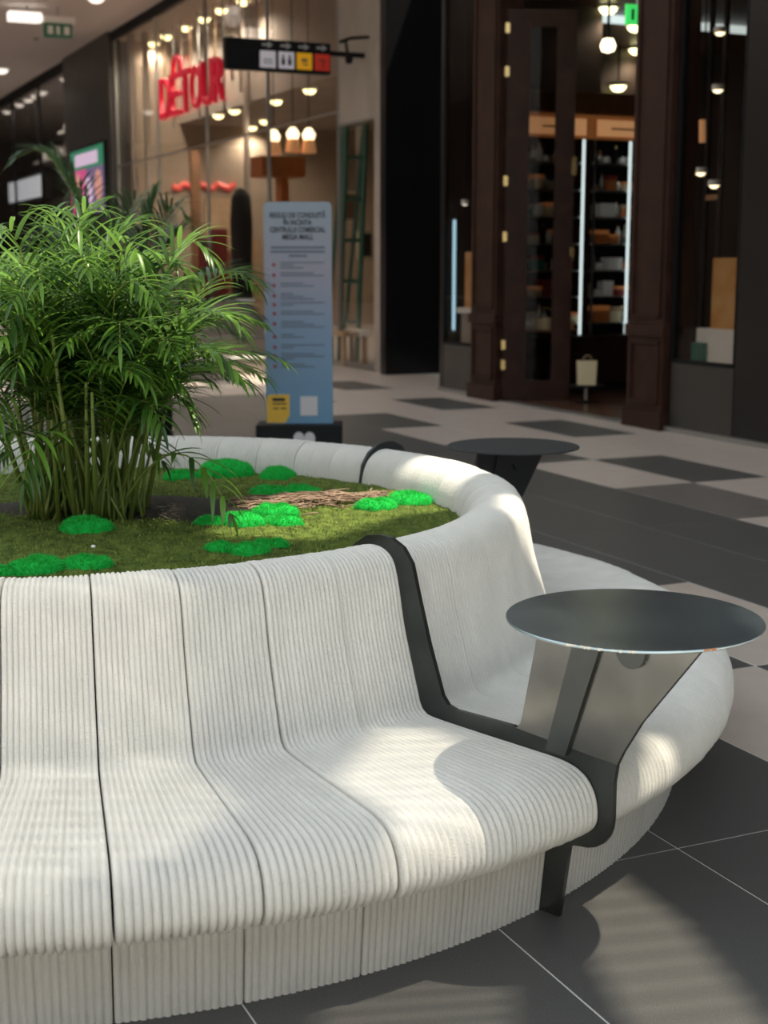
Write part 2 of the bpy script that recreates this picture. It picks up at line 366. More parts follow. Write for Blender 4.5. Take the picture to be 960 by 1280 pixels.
# --- interiors
struct('wall_left_far', MB().ubox(60, 60.3, -6, VD + 6, 0, 6.4), 'grey_wall', 'grey end wall of the mall corridor', 'wall')
struct('floor_glass_shop', MB().ubox(17.4, 60, VD + .05, 15, -.005, .015), 'beige_stone', 'beige floor inside the red-lettered shop', 'floor')
struct('wall_back_glass_shop', MB().ubox(17.3, 31.7, 14.0, 14.2, 0, 6.3), 'beige_wall', 'beige back wall of the red-lettered shop', 'wall')
struct('wall_side_glass_shop', MB().ubox(17.3, 17.34, VD + .5, 14, 0, 6.3), 'beige_wall', 'beige inner side wall behind the beige column', 'wall')
struct('wall_side_glass_shop', MB().ubox(31.5, 31.7, VD + .4, 14, 0, 6.3), 'beige_wall', 'beige inner side wall behind the charcoal pier', 'wall')
struct('ceiling_glass_shop', MB().ubox(17.3, 31.7, 9.3, 14.0, 4.5, 6.3), 'taupe_wall', 'low taupe rear ceiling inside the red-lettered shop', 'ceiling')
struct('ceiling_glass_shop', MB().ubox(17.3, 31.7, VD + .05, 9.3, 6.2, 6.34), 'taupe_wall', 'high taupe front ceiling inside the red-lettered shop', 'ceiling')
struct('wall_back_far', MB().ubox(36.2, 60, 11.5, 11.7, 0, 6.3), 'grey_wall', 'grey back wall of the far shop', 'wall')
struct('ceiling_far', MB().ubox(36.2, 60, VD + .05, 11.6, 6.1, 6.3), 'grey_wall', 'grey ceiling of the far shop', 'ceiling')
struct('wall_side_far', MB().ubox(36.05, 36.2, VD + .4, 11.6, 0, 6.3), 'grey_wall', 'grey inner side wall of the far shop', 'wall')
struct('floor_shop', MB().ubox(8.0, 14.6, VS + .1, 12.5, -.005, .012), 'shop_floor_wood', 'reddish brown polished floor inside the wooden shop', 'floor')
struct('wall_back_shop', MB().ubox(8, 17.2, 13.4, 13.6, 0, 4.7), 'shop_dark', 'dark brown back wall of the wooden shop', 'wall')
struct('wall_partition_shop', MB().ubox(14.45, 14.6, 9.3, 12.5, 0, 3.35).ubox(14.45, 14.6, VS + .3, 9.3, 0, 4.7), 'shop_dark', 'dark brown partition behind the lit shelf cabinets', 'wall')
struct('wall_side_shop', MB().ubox(17.05, 17.2, 9.2, 13.5, 0, 4.7), 'shop_dark', 'dark brown inner wall beyond the shelf partition', 'wall')
struct('wall_side_shop', MB().ubox(8.0, 8.15, VS + .3, 13.5, 0, 4.7), 'shop_dark', 'dark brown inner wall behind the glossy black panel', 'wall')
struct('ceiling_shop', MB().ubox(8.0, 14.6, VS + .25, 13.5, 4.35, 4.6).ubox(14.6, 17.2, 9.2, 13.5, 4.35, 4.6), 'brown_wood_light', 'brown ceiling inside the wooden shop', 'ceiling')

# ================================================================== ROUND BENCH
BC = Vector((-.955, 4.33, 0))
def bpt(th, r, z):
    a = R(th); return Vector((BC.x + r * math.sin(a), BC.y - r * math.cos(a), z))
SEAM0 = 45.6; PW = 8.0
prof_ctrl = [(1.195, .56), (1.20, .67), (1.225, .735), (1.275, .770), (1.33, .774), (1.372, .752), (1.393, .70), (1.413, .60), (1.438, .51), (1.462, .432), (1.470, .408), (1.484, .391), (1.515, .383), (1.66, .379), (1.80, .377), (1.90, .374), (1.955, .358), (1.986, .325), (1.998, .285), (1.995, .25), (1.970, .222), (1.93, .206), (1.87, .198), (1.82, .195)]
prof = catmull(prof_ctrl, 100)
def pnormals(pr):
    out = []
    for i in range(len(pr)):
        a = pr[max(i - 1, 0)]; b = pr[min(i + 1, len(pr) - 1)]; dx, dz = b[0] - a[0], b[1] - a[1]; L = math.hypot(dx, dz) or 1
        out.append((-dz / L, dx / L))
    # outward: for profile running inner->crest->seat->lip the left normal points outward/up
    return [(-n[0] * -1, n[1]) for n in out]
def ribbed(pr, ampf, name, m, nr=16, ns=6, gap=.07, seed=0):
    """one bench segment: ribs run along the profile, PW degrees wide, centred on theta 0"""
    nm = pnormals(pr); vs = []; k = len(pr); rnd = random.Random(seed)
    th0 = -PW / 2 + gap; wid = PW - 2 * gap; cols = []
    ribj = [rnd.uniform(-.0009, .0009) for _ in range(nr)]
    for rb in range(nr):
        for q in range(ns + (1 if rb == nr - 1 else 0)):
            cols.append((th0 + wid * (rb + q / ns) / nr, abs(2 * q / ns - 1), rb))
    first, last = cols[0], cols[-1]
    seq = [(first[0], None, 0)] + cols + [(last[0], None, nr - 1)]
    for th, e, rb in seq:
        a = R(th); sa, ca = math.sin(a), math.cos(a)
        for i, (r, z) in enumerate(pr):
            amp, mul = ampf(i / (k - 1))
            if e is None: off = -.05
            else: off = amp * (mul * math.sqrt(max(0, 1 - (e * .985) ** 2)) - 1) + ribj[rb] * mul
            rr, zz = r + nm[i][0] * off, z + nm[i][1] * off
            vs.append((rr * sa, -rr * ca, zz))
    fs = [(c * k + i, c * k + i + 1, (c + 1) * k + i + 1, (c + 1) * k + i) for c in range(len(seq) - 1) for i in range(k - 1)]
    me = bpy.data.meshes.new(name); me.from_pydata(vs, [], fs); me.materials.append(MATS[m])
    me.polygons.foreach_set('use_smooth', [True] * len(me.polygons))
    return me
# check normal direction numerically: seat normal must point up
_n = pnormals(prof)
def amp_seat(s):
    a = .0068 if s < .45 else .0068 + .0032 * min(1, (s - .45) / .3)
    mul = 1.0 if s < .88 else max(0.0, 1 - (s - .88) / .05)
    return a, mul
kick = catmull([(1.858, .206), (1.855, .15), (1.848, .08), (1.840, .0)], 10)
SEG = [ribbed(prof, amp_seat, 'bench_segment', 'corduroy', seed=q, gap=g) for q, g in ((1, .06), (2, .085), (3, .06))]
KICK = ribbed(kick, lambda s: (.0055, 1.0), 'plinth_segment', 'plinth_ribs', gap=.05, seed=9)
bench = thing('circular_bench', 'round off-white ribbed bench ring around the moss planter with the palm', 'bench', BC)
PLATES = []; seg_i = 0; th = SEAM0
for nseg in (11, 11, 11, 12):
    PLATES.append(th)
    for q in range(nseg):
        c = th + PW * (q + .5); cc = c
        if q == 0: cc += .12
        if q == nseg - 1: cc -= .08
        o = bpy.data.objects.new('bench_segment', SEG[(seg_i * 7) % 3]); COL.objects.link(o)
        sc = 1 + random.uniform(-.0012, .0012); zs = random.uniform(-.002, .002)
        if abs(((c - SEAM0) + 180) % 360 - 180 + 12) < 1: sc = 1.0028      # the panel before the last one stands slightly proud
        o.parent = bench; o.rotation_euler = (0, 0, R(cc)); o.scale = (sc, sc, 1); o.location = (0, 0, zs)
        p = bpy.data.objects.new('plinth_segment', KICK); COL.objects.link(p); p.parent = o; p.scale = (1 / sc, 1 / sc, 1); p.location = (0, 0, -zs)
        seg_i += 1
    th += PW * nseg
ln = MB().lathe([(1.215, 0), (1.215, .62), (1.20, .62), (1.20, .02)], n=96).build('planter_liner', 'liner', bench); ln.parent = bench; ln.matrix_parent_inverse = Matrix(); 
un = MB().lathe([(1.82, 0.0), (1.82, .19), (1.24, .34), (1.24, 0.0)], n=96).build('inner_frame', 'liner', bench); un.parent = bench; un.matrix_parent_inverse = Matrix()

# ---- steel divider plates carrying the round tables
def plate_xyz(th, t0, r, z):
    a = R(th); e = Vector((math.sin(a), -math.cos(a), 0)); nn = Vector((math.cos(a), math.sin(a), 0))
    return BC + e * r + nn * t0 + Vector((0, 0, z))
PL = [(1.893, 0), (1.918, .172), (1.928, .181), (1.945, .184), (1.968, .187), (1.990, .195), (2.008, .208), (2.021, .226), (2.029, .247), (2.032, .270), (2.032, .352), (2.038, .395), (1.776, .412), (1.752, .416), (1.58, .414), (1.553, .420), (1.535, .440), (1.490, .56), (1.450, .69), (1.434, .745), (1.405, .780), (1.365, .798), (1.33, .801), (1.285, .795), (1.24, .768), (1.208, .725), (1.192, .64), (1.192, .55), (1.30, .10), (1.30, 0)]
def arc(cx, cz, r, a0, a1, n): return [(cx + r * math.cos(R(a0 + (a1 - a0) * i / n)), cz + r * math.sin(R(a0 + (a1 - a0) * i / n))) for i in range(n + 1)]
STRUT = [(1.853, .385), (1.908, .385), (1.988, .632), (1.994, .645), (2.004, .653), (2.016, .655), (2.034, .650)] + arc(2.070, .652, .036, 200, 350, 9) + [(2.108, .672), (2.108, .7145), (1.940, .7145)]
def side_table(th, label, dt, ms=('plate_steel', 'steel', 'table_steel', 'brushed_steel')):
    c = plate_xyz(th, .012, 2.058, 0)
    t = thing('side_table', label, 'table', c)
    MB().prism(PL, lambda r, z, s: plate_xyz(th, s, r, z), -.006, .006).build('divider_plate', ms[0], t)
    MB().prism([(1.760, .4135), (2.038, .394), (2.052, .425), (2.097, .502), (2.256, .7145), (1.832, .7145), (1.779, .448), (1.774, .428), (1.768, .418)], lambda r, z, s: plate_xyz(th, s, r, z), -.006, .006).build('support_plate', ms[3], t)
    MB().prism(STRUT, lambda r, z, s: plate_xyz(th, s, r, z), -.016, -.0055).build('strut', ms[1], t)
    tp = MB().lathe([(0, .714), (.262, .714), (.2672, .7145), (.268, .716), (.268, .7185), (.2668, .720), (0, .720)], (c.x, c.y, 0), 96).build('tabletop', ms[2], t, origin=(c.x, c.y, 0))
    hb = plate_xyz(th, -.0065, 2.10, .636)
    MB().prism(arc(0, 0, .0035, 0, 330, 11), lambda a, b, s: plate_xyz(th, s, 2.10 + a, .636 + b), -.0075, -.005).build('hole_disc', 'chrome', t)  # small bright disc standing in for the hole in the plate
    if dt:
        for a0, L, m_ in ((-2.25, .05, 'chip'), (-2.02, .035, 'chip'), (-1.90, .05, 'chip'), (-1.78, .012, 'chip'), (-1.22, .03, 'rust')):
            b = MB(); n = 7
            for q in range(n):
                aa = a0 + L * 4 * q / n; d = .2683
                if random.random() < .25: continue
                ww = L * 4 / n * random.uniform(.6, 1); h = random.uniform(.002, .005)
                P = [(d, aa, .7195 - h), (d, aa + ww, .7195 - h * random.uniform(.5, 1)), (d, aa + ww, .7198), (d, aa, .7198)]
                q8 = [(c.x + (r_ + o_) * math.cos(g), c.y + (r_ + o_) * math.sin(g), z) for o_ in (-.003, .0004) for r_, g, z in P]
                b.hexa(q8)
            if b.v: b.build('rim_chip', m_, t)
    return t
side_table(PLATES[0], 'round dark steel side table with chipped rim on the near bench divider', True)
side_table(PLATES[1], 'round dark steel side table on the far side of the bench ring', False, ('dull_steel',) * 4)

# ================================================================== MOSS BED
ZM = .655
def mossz(x, y):
    d = math.hypot(x - BC.x, y - BC.y)
    return ZM + .012 * noise.noise(Vector((x * 3, y * 3, 0))) + .007 * noise.noise(Vector((x * 11, y * 11, 3))) + .02 * max(0, 1 - d / 1.1)
b = MB(); NR, NA = 90, 260
b.v.append((BC.x, BC.y, mossz(BC.x, BC.y)))
for i in range(1, NR + 1):
    r = 1.205 * (i / NR) ** .8
    for k in range(NA):
        a = 2 * math.pi * k / NA; x, y = BC.x + r * math.sin(a), BC.y - r * math.cos(a)
        b.v.append((x, y, mossz(x, y) + .005 * noise.noise(Vector((x * 45, y * 45, 1))) + random.uniform(-.0025, .0025)))
b.f += [(0, 1 + k, 1 + (k + 1) % NA) for k in range(NA)]
for i in range(NR - 1):
    o0 = 1 + i * NA; o1 = o0 + NA
    b.f += [(o0 + k, o1 + k, o1 + (k + 1) % NA, o0 + (k + 1) % NA) for k in range(NA)]
mo = b.build('moss_carpet', 'moss', smooth=True); tag(mo, 'low olive green moss carpet filling the round planter', 'moss', kind='stuff')
PALM = at_z(112, 652, ZM)
tf = MB()
for q in range(26000):
    a = random.uniform(0, 2 * math.pi); r = 1.2 * math.sqrt(random.random()); x, y = BC.x + r * math.sin(a), BC.y - r * math.cos(a)
    if (x - PALM.x) ** 2 + (y - PALM.y) ** 2 < .18 ** 2 and random.random() < .85: continue
    z = mossz(x, y) - .002; h = random.uniform(.006, .014); g = random.uniform(0, 6.28); wd = random.uniform(.0015, .003); lx, ly = random.uniform(-.006, .006), random.uniform(-.006, .006)
    tf.add([(x - wd * math.cos(g), y - wd * math.sin(g), z), (x + wd * math.cos(g), y + wd * math.sin(g), z), (x + lx, y + ly, z + h)], [(0, 1, 2)])
me = bpy.data.meshes.new('moss_sprigs'); me.from_pydata(tf.v, [], tf.f); me.materials.append(MATS['moss_blade'])
o = bpy.data.objects.new('moss_sprigs', me); COL.objects.link(o); o.parent = mo; o['kind'] = 'stuff'
so_ = MB().lathe([(0, .034), (.12, .030), (.26, .018), (.36, .004), (.42, -.02)], (PALM.x + .06, PALM.y + .16, mossz(PALM.x, PALM.y) - .008), 48, 1.25, .8).build('soil_shade_patch', 'soil', smooth=True)  # soil mound, enlarged so its dark colour covers the shaded zone too
tag(so_, 'dark soil around the palm stems, widened to imitate the shade there', 'soil', kind='stuff')

CUSH = []
def cushion(px, py, wpx, label, ar=.8, hh=.42, grp=None):
    p = at_z(px, py, ZM + .02); d = math.hypot(p.x, p.y); r = wpx / 2 * d / F; rnd = random.Random(int(px * 7 + py))
    rv = Vector((p.x - BC.x, p.y - BC.y)); over = rv.length + math.hypot(r * rv.x, r * ar * rv.y) / rv.length - 1.198
    if over > 0: p.x -= rv.x / rv.length * over; p.y -= rv.y / rv.length * over
    CUSH.append((p.x, p.y, r, r * ar))
    nu, nv = 44, 16; b = MB(); ph = rnd.uniform(0, 9); z0 = mossz(p.x, p.y) - .006
    b.v.append((0, 0, r * hh * 1.15))
    for i in range(1, nv + 1):
        e = i / nv * math.pi / 2
        for k in range(nu):
            a = 2 * math.pi * k / nu
            w_ = 1 + .10 * noise.noise(Vector((math.cos(a) * 1.3 + ph, math.sin(a) * 1.3, 0)))
            rr = r * w_ * math.sin(e) ** .85; x, y = rr * math.cos(a), rr * ar * math.sin(a)
            z = r * hh * 1.15 * math.cos(e) ** .75 + .008 * noise.noise(Vector((x * 30 + ph, y * 30, 0))) + rnd.uniform(-.0015, .0015)
            b.v.append((x, y, max(z, -.004)))
    b.f += [(0, 1 + k, 1 + (k + 1) % nu) for k in range(nu)]
    for i in range(nv - 1):
        o0 = 1 + i * nu; o1 = o0 + nu; b.f += [(o0 + k, o1 + k, o1 + (k + 1) % nu, o0 + (k + 1) % nu) for k in range(nu)]
    o = b.build('moss_cushion', 'cushion', smooth=True); o.location = (p.x, p.y, z0); tag(o, label, 'moss cushion', grp)
    fz = MB()
    for q in range(1500):
        i = rnd.randrange(1, len(b.v)); x, y, z = b.v[i]; x += rnd.uniform(-.004, .004); y += rnd.uniform(-.004, .004)
        nx, ny, nz = Vector((x, y, z + .3 * r)).normalized(); h = rnd.uniform(.004, .009); g = rnd.uniform(0, 6.28); wd = .0012
        fz.add([(x - wd * math.cos(g), y - wd * math.sin(g), z - .001), (x + wd * math.cos(g), y + wd * math.sin(g), z - .001), (x + nx * h, y + ny * h, z + nz * h)], [(0, 1, 2)])
    me = bpy.data.meshes.new('fuzz'); me.from_pydata(fz.v, [], fz.f); me.materials.append(MATS['cushion_blade'])
    f = bpy.data.objects.new('fuzz', me); COL.objects.link(f); f.parent = o; f['kind'] = 'stuff'
cushion(3, 709, 44, 'bright green moss cushion tucked behind the bench back, last of the row beside the palm', .7)
cushion(46, 707, 70, 'wide flat bright green moss cushion at the bench back in front of the palm')
cushion(108, 703, 64, 'bright green moss cushion at the bench back beside the dark open bench seam')
cushion(109, 664, 68, 'bright green moss cushion against the foot of the palm stems', .7, .45)
cushion(261, 653, 40, 'small sunlit moss cushion nearest the palm in the sunlit cluster')
cushion(303, 652, 58, 'large round sunlit moss cushion in the middle of the sunlit cluster', .75, .5)
cushion(344, 640, 62, 'sunlit moss cushion at the back of the cluster beside the twigs', .7, .45)
cushion(354, 649, 52, 'sunlit moss cushion at the twig end of the cluster front', .7)
cushion(277, 682, 44, 'shaded moss cushion next to the bench back, palm side of three')
cushion(312, 686, 52, 'shaded moss cushion next to the bench back, middle of three')
cushion(339, 675, 44, 'shaded flat moss cushion next to the bench back, divider side of three', .7, .4)
cushion(347, 590, 48, 'rounded moss cushion standing alone near the far rim', .8, .55)
cushion(340, 613, 58, 'broad low moss cushion just behind the twigs, palm side', .7, .35)
cushion(372, 610, 62, 'broad low moss cushion just behind the twigs, divider side', .7, .35)
cushion(283, 587, 70, 'wide moss cushion at the far rim behind the palm fronds', .7, .5)
cushion(228, 592, 50, 'dim moss cushion by the far rim half hidden by palm stems', .7, .4)
cushion(470, 629, 54, 'moss cushion between the twig heap and the divider plate')
cushion(512, 621, 58, 'moss cushion in the middle of the row near the curved rim', .8, .45)
cushion(552, 614, 40, 'dark small moss cushion touching the curved rim', .8, .45)
# twig heap
tw = MB(); rnd = random.Random(5)
for q in range(420):
    px = rnd.uniform(300, 478); py = 634 - (px - 300) * .062 + rnd.gauss(0, 4.2) * (1 - abs(px - 385) / 190)
    p = at_z(px, py, ZM + .01); z = mossz(p.x, p.y) + rnd.uniform(.004, .028); a = rnd.gauss(.25, .5); L = rnd.uniform(.03, .11)
    d = Vector((math.cos(a), math.sin(a), rnd.uniform(-.1, .1))) * L; c_ = Vector((p.x, p.y, z)); mid = Vector((rnd.uniform(-.008, .008), rnd.uniform(-.008, .008), rnd.uniform(0, .006)))
    if any(((e_.x - cx) / (ra + .006)) ** 2 + ((e_.y - cy) / (rb + .006)) ** 2 < 1 for cx, cy, ra, rb in CUSH for e_ in (c_ - d * .5, c_ - d * .25, c_, c_ + d * .25, c_ + d * .5)): continue
    tw.tube([c_ - d * .5, c_ + mid, c_ + d * .5], [.0022, .0028, .0014], 4)
tag(tw.build('twig_heap', 'twig'), 'heap of dry brown twigs and bark strands on the moss', 'twigs', kind='stuff')
p = at_z(117, 692, ZM); tag(MB().lathe([(0, 0), (.006, .001), (.008, .005), (.005, .009), (0, .010)], (p.x, p.y, mossz(p.x, p.y)), 10).build('pebble', 'white_paint', smooth=True), 'tiny white pebble lying on the moss before the palm', 'pebble')

# ================================================================== PALMS
def bez(P, t):
    a, b, c, d = P; s = 1 - t
    return a * s ** 3 + b * (3 * s * s * t) + c * (3 * s * t * t) + d * t ** 3
def leaflet(mb, p, d, L, wd, droop, side_up, seg=5):
    d = d.normalized(); vs = []; pos = Vector(p); dirn = Vector(d); st = L / seg
    for i in range(seg + 1):
        s = i / seg; ww = wd * (math.sin(math.pi * min(1, .12 + s * .88)) ** .7) * (1 - s * .35)
        if i == seg: ww = .0004
        a = dirn.cross(Vector((0, 0, 1))); a = a.normalized() if a.length > .05 else Vector(side_up)
        upv = a.cross(dirn).normalized()
        vs += [pos - a * ww + upv * ww * .35, pos, pos + a * ww + upv * ww * .35]
        dirn = (dirn + Vector((0, 0, -droop * (.35 + s)))).normalized(); pos = pos + dirn * st
    fs = []
    for i in range(seg): o = i * 3; fs += [(o, o + 1, o + 4, o + 3), (o + 1, o + 2, o + 5, o + 4)]
    mb.add(vs, fs)
def frond(root, P, nl, Lmax, bag, own, rnd, lm, t0=.42, wd=.0095, seg=6, radius=.0055):
    fine = [bez(P, i / 60) for i in range(61)]; acc = [0.0]
    for i in range(60): acc.append(acc[-1] + (fine[i + 1] - fine[i]).length)
    def at(f):
        q = f * acc[-1]; k = 0
        while k < 59 and acc[k + 1] < q: k += 1
        return fine[k].lerp(fine[k + 1], (q - acc[k]) / max(1e-6, acc[k + 1] - acc[k]))
    pts = [at(i / 14) for i in range(15)]
    rm = MB(); rm.tube(pts, [radius * (1 - .8 * i / 14) for i in range(15)], 5)
    ro = rm.build('frond', 'palm_stem', root, smooth=True)
    for i in range(nl):
        s = i / (nl - 1); t = t0 + (1 - t0) * s; p = at(t); tan = (at(min(1, t + .02)) - at(t - .02)).normalized()
        side = tan.cross(Vector((0, 0, 1))); side = side.normalized() if side.length > .05 else Vector((1, 0, 0)); up = side.cross(tan)
        L = Lmax * (.62 + .55 * math.sin(math.pi * min(1, .12 + .8 * s))) * (1 - .5 * s ** 2.5)
        for sg in (-1, 1):
            fwd = .75 + .7 * s + rnd.uniform(-.12, .12)
            d = side * sg + tan * fwd + up * rnd.uniform(.10, .40)
            mb = MB() if own else bag
            leaflet(mb, p, d, L * rnd.uniform(.85, 1.12), wd * rnd.uniform(.8, 1.15) * (1 - .3 * s), rnd.uniform(.10, .26), side, seg)
            if own:
                me = bpy.data.meshes.new('leaflet'); me.from_pydata([v[:] for v in mb.v], [], mb.f); me.materials.append(MATS[lm]); me.polygons.foreach_set('use_smooth', [True] * len(me.polygons))
                o = bpy.data.objects.new('leaflet', me); COL.objects.link(o); par(o, ro)
    tan = (at(1) - at(.96)).normalized(); leaflet(bag, at(1), tan, Lmax * .5, wd * .7, .2, Vector((1, 0, 0)), seg)
def bag_build(bag, root, lm):
    me = bpy.data.meshes.new('leaflets'); me.from_pydata([tuple(v) for v in bag.v], [], bag.f); me.materials.append(MATS[lm]); me.polygons.foreach_set('use_smooth', [True] * len(me.polygons))
    o = bpy.data.objects.new('leaflets', me); COL.objects.link(o); par(o, root); o['kind'] = 'stuff'
def arch(base, tip, lift):
    """frond curve: a straight stalk fans out of the clump, arches over and droops to the tip"""
    h = tip - base; hor = Vector((h.x, h.y, 0))
    return (base, base + hor * .22 + Vector((0, 0, max(h.z, .2) * .62)), base + hor * .60 + Vector((0, 0, h.z + lift * 1.5)), tip)
rnd = random.Random(21)
palm = thing('palm', 'lush green areca palm growing from the moss planter', 'palm', (PALM.x, PALM.y, mossz(PALM.x, PALM.y)))
bag = MB()
def pbase(a=None, rr=None):
    a = rnd.uniform(0, 6.28) if a is None else a; rr = .17 * math.sqrt(rnd.random()) if rr is None else rr
    x, y = PALM.x + rr * math.cos(a) * 1.1, PALM.y + rr * math.sin(a); return Vector((x, y, mossz(x, y)))
# fronds whose tips the photograph shows: (tip px, py, depth Y, lift, leaflets, length)
KEY = [(262, 318, 4.20, .12, 17, .17), (300, 408, 4.15, .11, 15, .16), (292, 462, 4.05, .13, 14, .17), (200, 528, 4.00, .12, 12, .16), (288, 642, 4.00, .22, 7, .13),
       (-8, 300, 4.05, .12, 17, .19), (100, 285, 4.05, .10, 17, .18), (30, 600, 3.95, .20, 10, .17), (170, 312, 4.05, .10, 17, .18), (5, 420, 3.9, .14, 15, .17)]
for px, py, Y, lift, nl, L in KEY:
    tip = at_Y(px, py, Y); frond(palm, arch(pbase(math.atan2(tip.y - PALM.y, tip.x - PALM.x), .1), tip, lift), nl, L * 1.15, bag, True, rnd, 'palm_leaf', t0=.5, wd=.0115)
MID = [(318, 356, 4.75, .12), (255, 385, 4.55, .12), (235, 340, 4.6, .12), (130, 262, 4.5, .06), (60, 268, 4.6, .07), (-40, 280, 4.4, .08), (195, 285, 4.5, .08),
       (245, 430, 4.3, .14), (225, 480, 4.15, .14), (190, 370, 4.0, .12), (110, 335, 3.95, .10), (50, 350, 3.9, .10), (20, 460, 3.95, .14), (-60, 390, 4.1, .12), (-70, 480, 4.1, .14),
       (150, 430, 3.95, .14), (210, 410, 4.5, .14), (-90, 340, 4.5, .10), (120, 380, 4.8, .08), (20, 330, 4.8, .08), (-20, 540, 4.0, .18), (240, 520, 4.35, .14)]
for px, py, Y, lift in MID:
    tip = at_Y(px, py, Y); frond(palm, arch(pbase(), tip, lift), 22, .19, bag, False, rnd, 'palm_leaf', t0=.45)
for q in range(54):
    a = q * 2.39996; rr = rnd.uniform(.15, .64); z = 1.60 - rr * .40 - rnd.uniform(0, .34)
    tip = Vector((PALM.x + rr * math.cos(a), PALM.y + rr * math.sin(a) * .9, z)); frond(palm, arch(pbase(), tip, rnd.uniform(.05, .14)), 21, .18, bag, False, rnd, 'palm_leaf', t0=.45)
for q in range(6):   # short young fronds low in the clump
    a = rnd.uniform(0, 6.28); rr = rnd.uniform(.18, .36); tip = Vector((PALM.x + rr * math.cos(a), PALM.y + rr * math.sin(a), ZM + rnd.uniform(.12, .40)))
    frond(palm, arch(pbase(), tip, .18), 7, .17, bag, False, rnd, 'palm_leaf', t0=.6, wd=.012)
bag_build(bag, palm, 'palm_leaf')
for q in range(20):   # canes
    bp = pbase(); L = rnd.uniform(.3, .6); o2 = Vector((bp.x - PALM.x, bp.y - PALM.y, 0)) * rnd.uniform(.3, 1.0)
    tl = o2 + Vector((rnd.uniform(-.06, .06), rnd.uniform(-.06, .06), L))
    MB().tube([bp - Vector((0, 0, .02)), bp + tl * .5 + Vector((0, 0, .01)), bp + tl], [.0085, .007, .0045], 7).build('cane', 'palm_stem', palm, smooth=True)
# second palm in a black tub further down the corridor
P2 = Vector((-1.95, 10.6, 0))
tub = thing('palm_tub', 'square black planter tub behind the round bench', 'planter', P2)
MB().box(P2.x - .32, P2.x + .32, P2.y - .32, P2.y + .32, 0, .50).build('tub_body', 'black', tub)
bb = MB(); bb.box(P2.x - .34, P2.x + .34, P2.y - .34, P2.y + .34, .40, .425); bb.build('tub_band', 'metal_grey', tub)
MB().box(P2.x - .29, P2.x + .29, P2.y - .29, P2.y + .29, .49, .51).build('tub_soil', 'soil', tub)
palm2 = thing('palm', 'out of focus dark green palm in the black tub behind the bench', 'palm', (P2.x, P2.y, .5)); bag = MB()
for px, py, Y in ((325, 352, 10.3), (318, 392, 10.4), (300, 420, 10.2), (232, 268, 10.5), (205, 255, 10.7), (22, 196, 10.4), (95, 240, 10.2), (180, 300, 10.2), (140, 290, 10.9), (40, 300, 10.6), (250, 300, 10.9), (120, 350, 10.1), (240, 390, 10.2), (60, 380, 10.3), (180, 260, 10.3)):
    tip = at_Y(px, py, Y); bs = P2 + Vector((rnd.uniform(-.15, .15), rnd.uniform(-.15, .15), .5))
    frond(palm2, arch(bs, tip, .20), 24, .36, bag, False, rnd, 'palm_leaf_back', t0=.40, wd=.017, seg=4, radius=.012)
bag_build(bag, palm2, 'palm_leaf_back')

# ================================================================== INFORMATION TOTEM
TY = 11.2
def tq(x, y): p = at_Y(x, y, TY); return p.x, p.z
tot = thing('information_totem', 'pale blue information board with house rules on a black base', 'sign', (-.67, TY, 0))
x0, x1, zt, zb = -.93, -.405, 1.92, .205
rc = [(x0, zb), (x1, zb)] + [(x1 - .035 + .035 * math.cos(R(a)), zt - .035 + .035 * math.sin(R(a))) for a in (0, 30, 60, 90)] + [(x0 + .035 + .035 * math.cos(R(a)), zt - .035 + .035 * math.sin(R(a))) for a in (90, 120, 150, 180)]
bd = MB().prism(rc, lambda a, b_, t_: (a, t_, b_), TY, TY + .05).build('board', 'totem_print', tot)
MB().box(-1.0, -.335, TY - .16, TY + .2, 0, .206).build('base', 'near_black', tot)
def tbar(xa, xb, za, zc, m_, nm='text_line', d=.002): MB().box(xa, xb, TY - d, TY + .001, za, zc).build(nm, m_, bd)
def ttext(s, xc, z, size, maxw, m_='ink', bold=.003):
    me = text_mesh(s, size, .0008, bold * size); me.materials.clear(); me.materials.append(MATS[m_])
    xs = [v.co.x for v in me.vertices]; wd = max(xs) - min(xs); k = maxw / wd
    o = bpy.data.objects.new('title_line', me); COL.objects.link(o)
    o.matrix_basis = Matrix(((k, 0, 0, xc), (0, 0, 1, TY - .001), (0, 1, 0, z), (0, 0, 0, 1))); par(o, bd)
    # text local z -> world +y would mirror the facing; flat print is read from the front
xc = (x0 + x1) / 2
ttext('REGULI DE CONDUITĂ', xc, 1.80, .056, .43, bold=.03); ttext('ÎN INCINTA', xc, 1.745, .056, .22, bold=.03); ttext('CENTRULUI COMERCIAL', xc, 1.69, .056, .43, bold=.03); ttext('MEGA MALL', xc, 1.635, .056, .24, bold=.03)
for k in range(3): tbar(xc - (.21 if k < 2 else .07), xc + (.21 if k < 2 else .07), 1.565 - k * .032, 1.583 - k * .032, 'ink_soft')
zz = [328, 341, 354, 367, 378, 389, 402, 418, 431, 442, 455]
for k, py in enumerate(zz):
    z = at_Y(370, py + 3, TY).z; c_ = x0 + .075
    MB().prism(arc(c_, z, .016, 0, 330, 11), lambda a, b_, t_: (a, t_, b_), TY - .002, TY + .001).build('icon', 'icon_red', bd)
    for q in range(2 if k % 3 else 3): tbar(x0 + .125, x1 - (.06 + .08 * ((k * 5 + q * 3) % 4)), z + .012 - q * .02, z + .022 - q * .02, 'ink_soft')
yb = [(x0 + .005, .212), (x0 + .15, .212), (x0 + .185, .27), (x0 + .185, .435), (x0 + .03, .435), (x0 + .005, .41)]
bg_ = MB().prism(yb, lambda a, b_, t_: (a, t_, b_), TY - .003, TY + .001).build('badge', 'badge_yellow', tot)
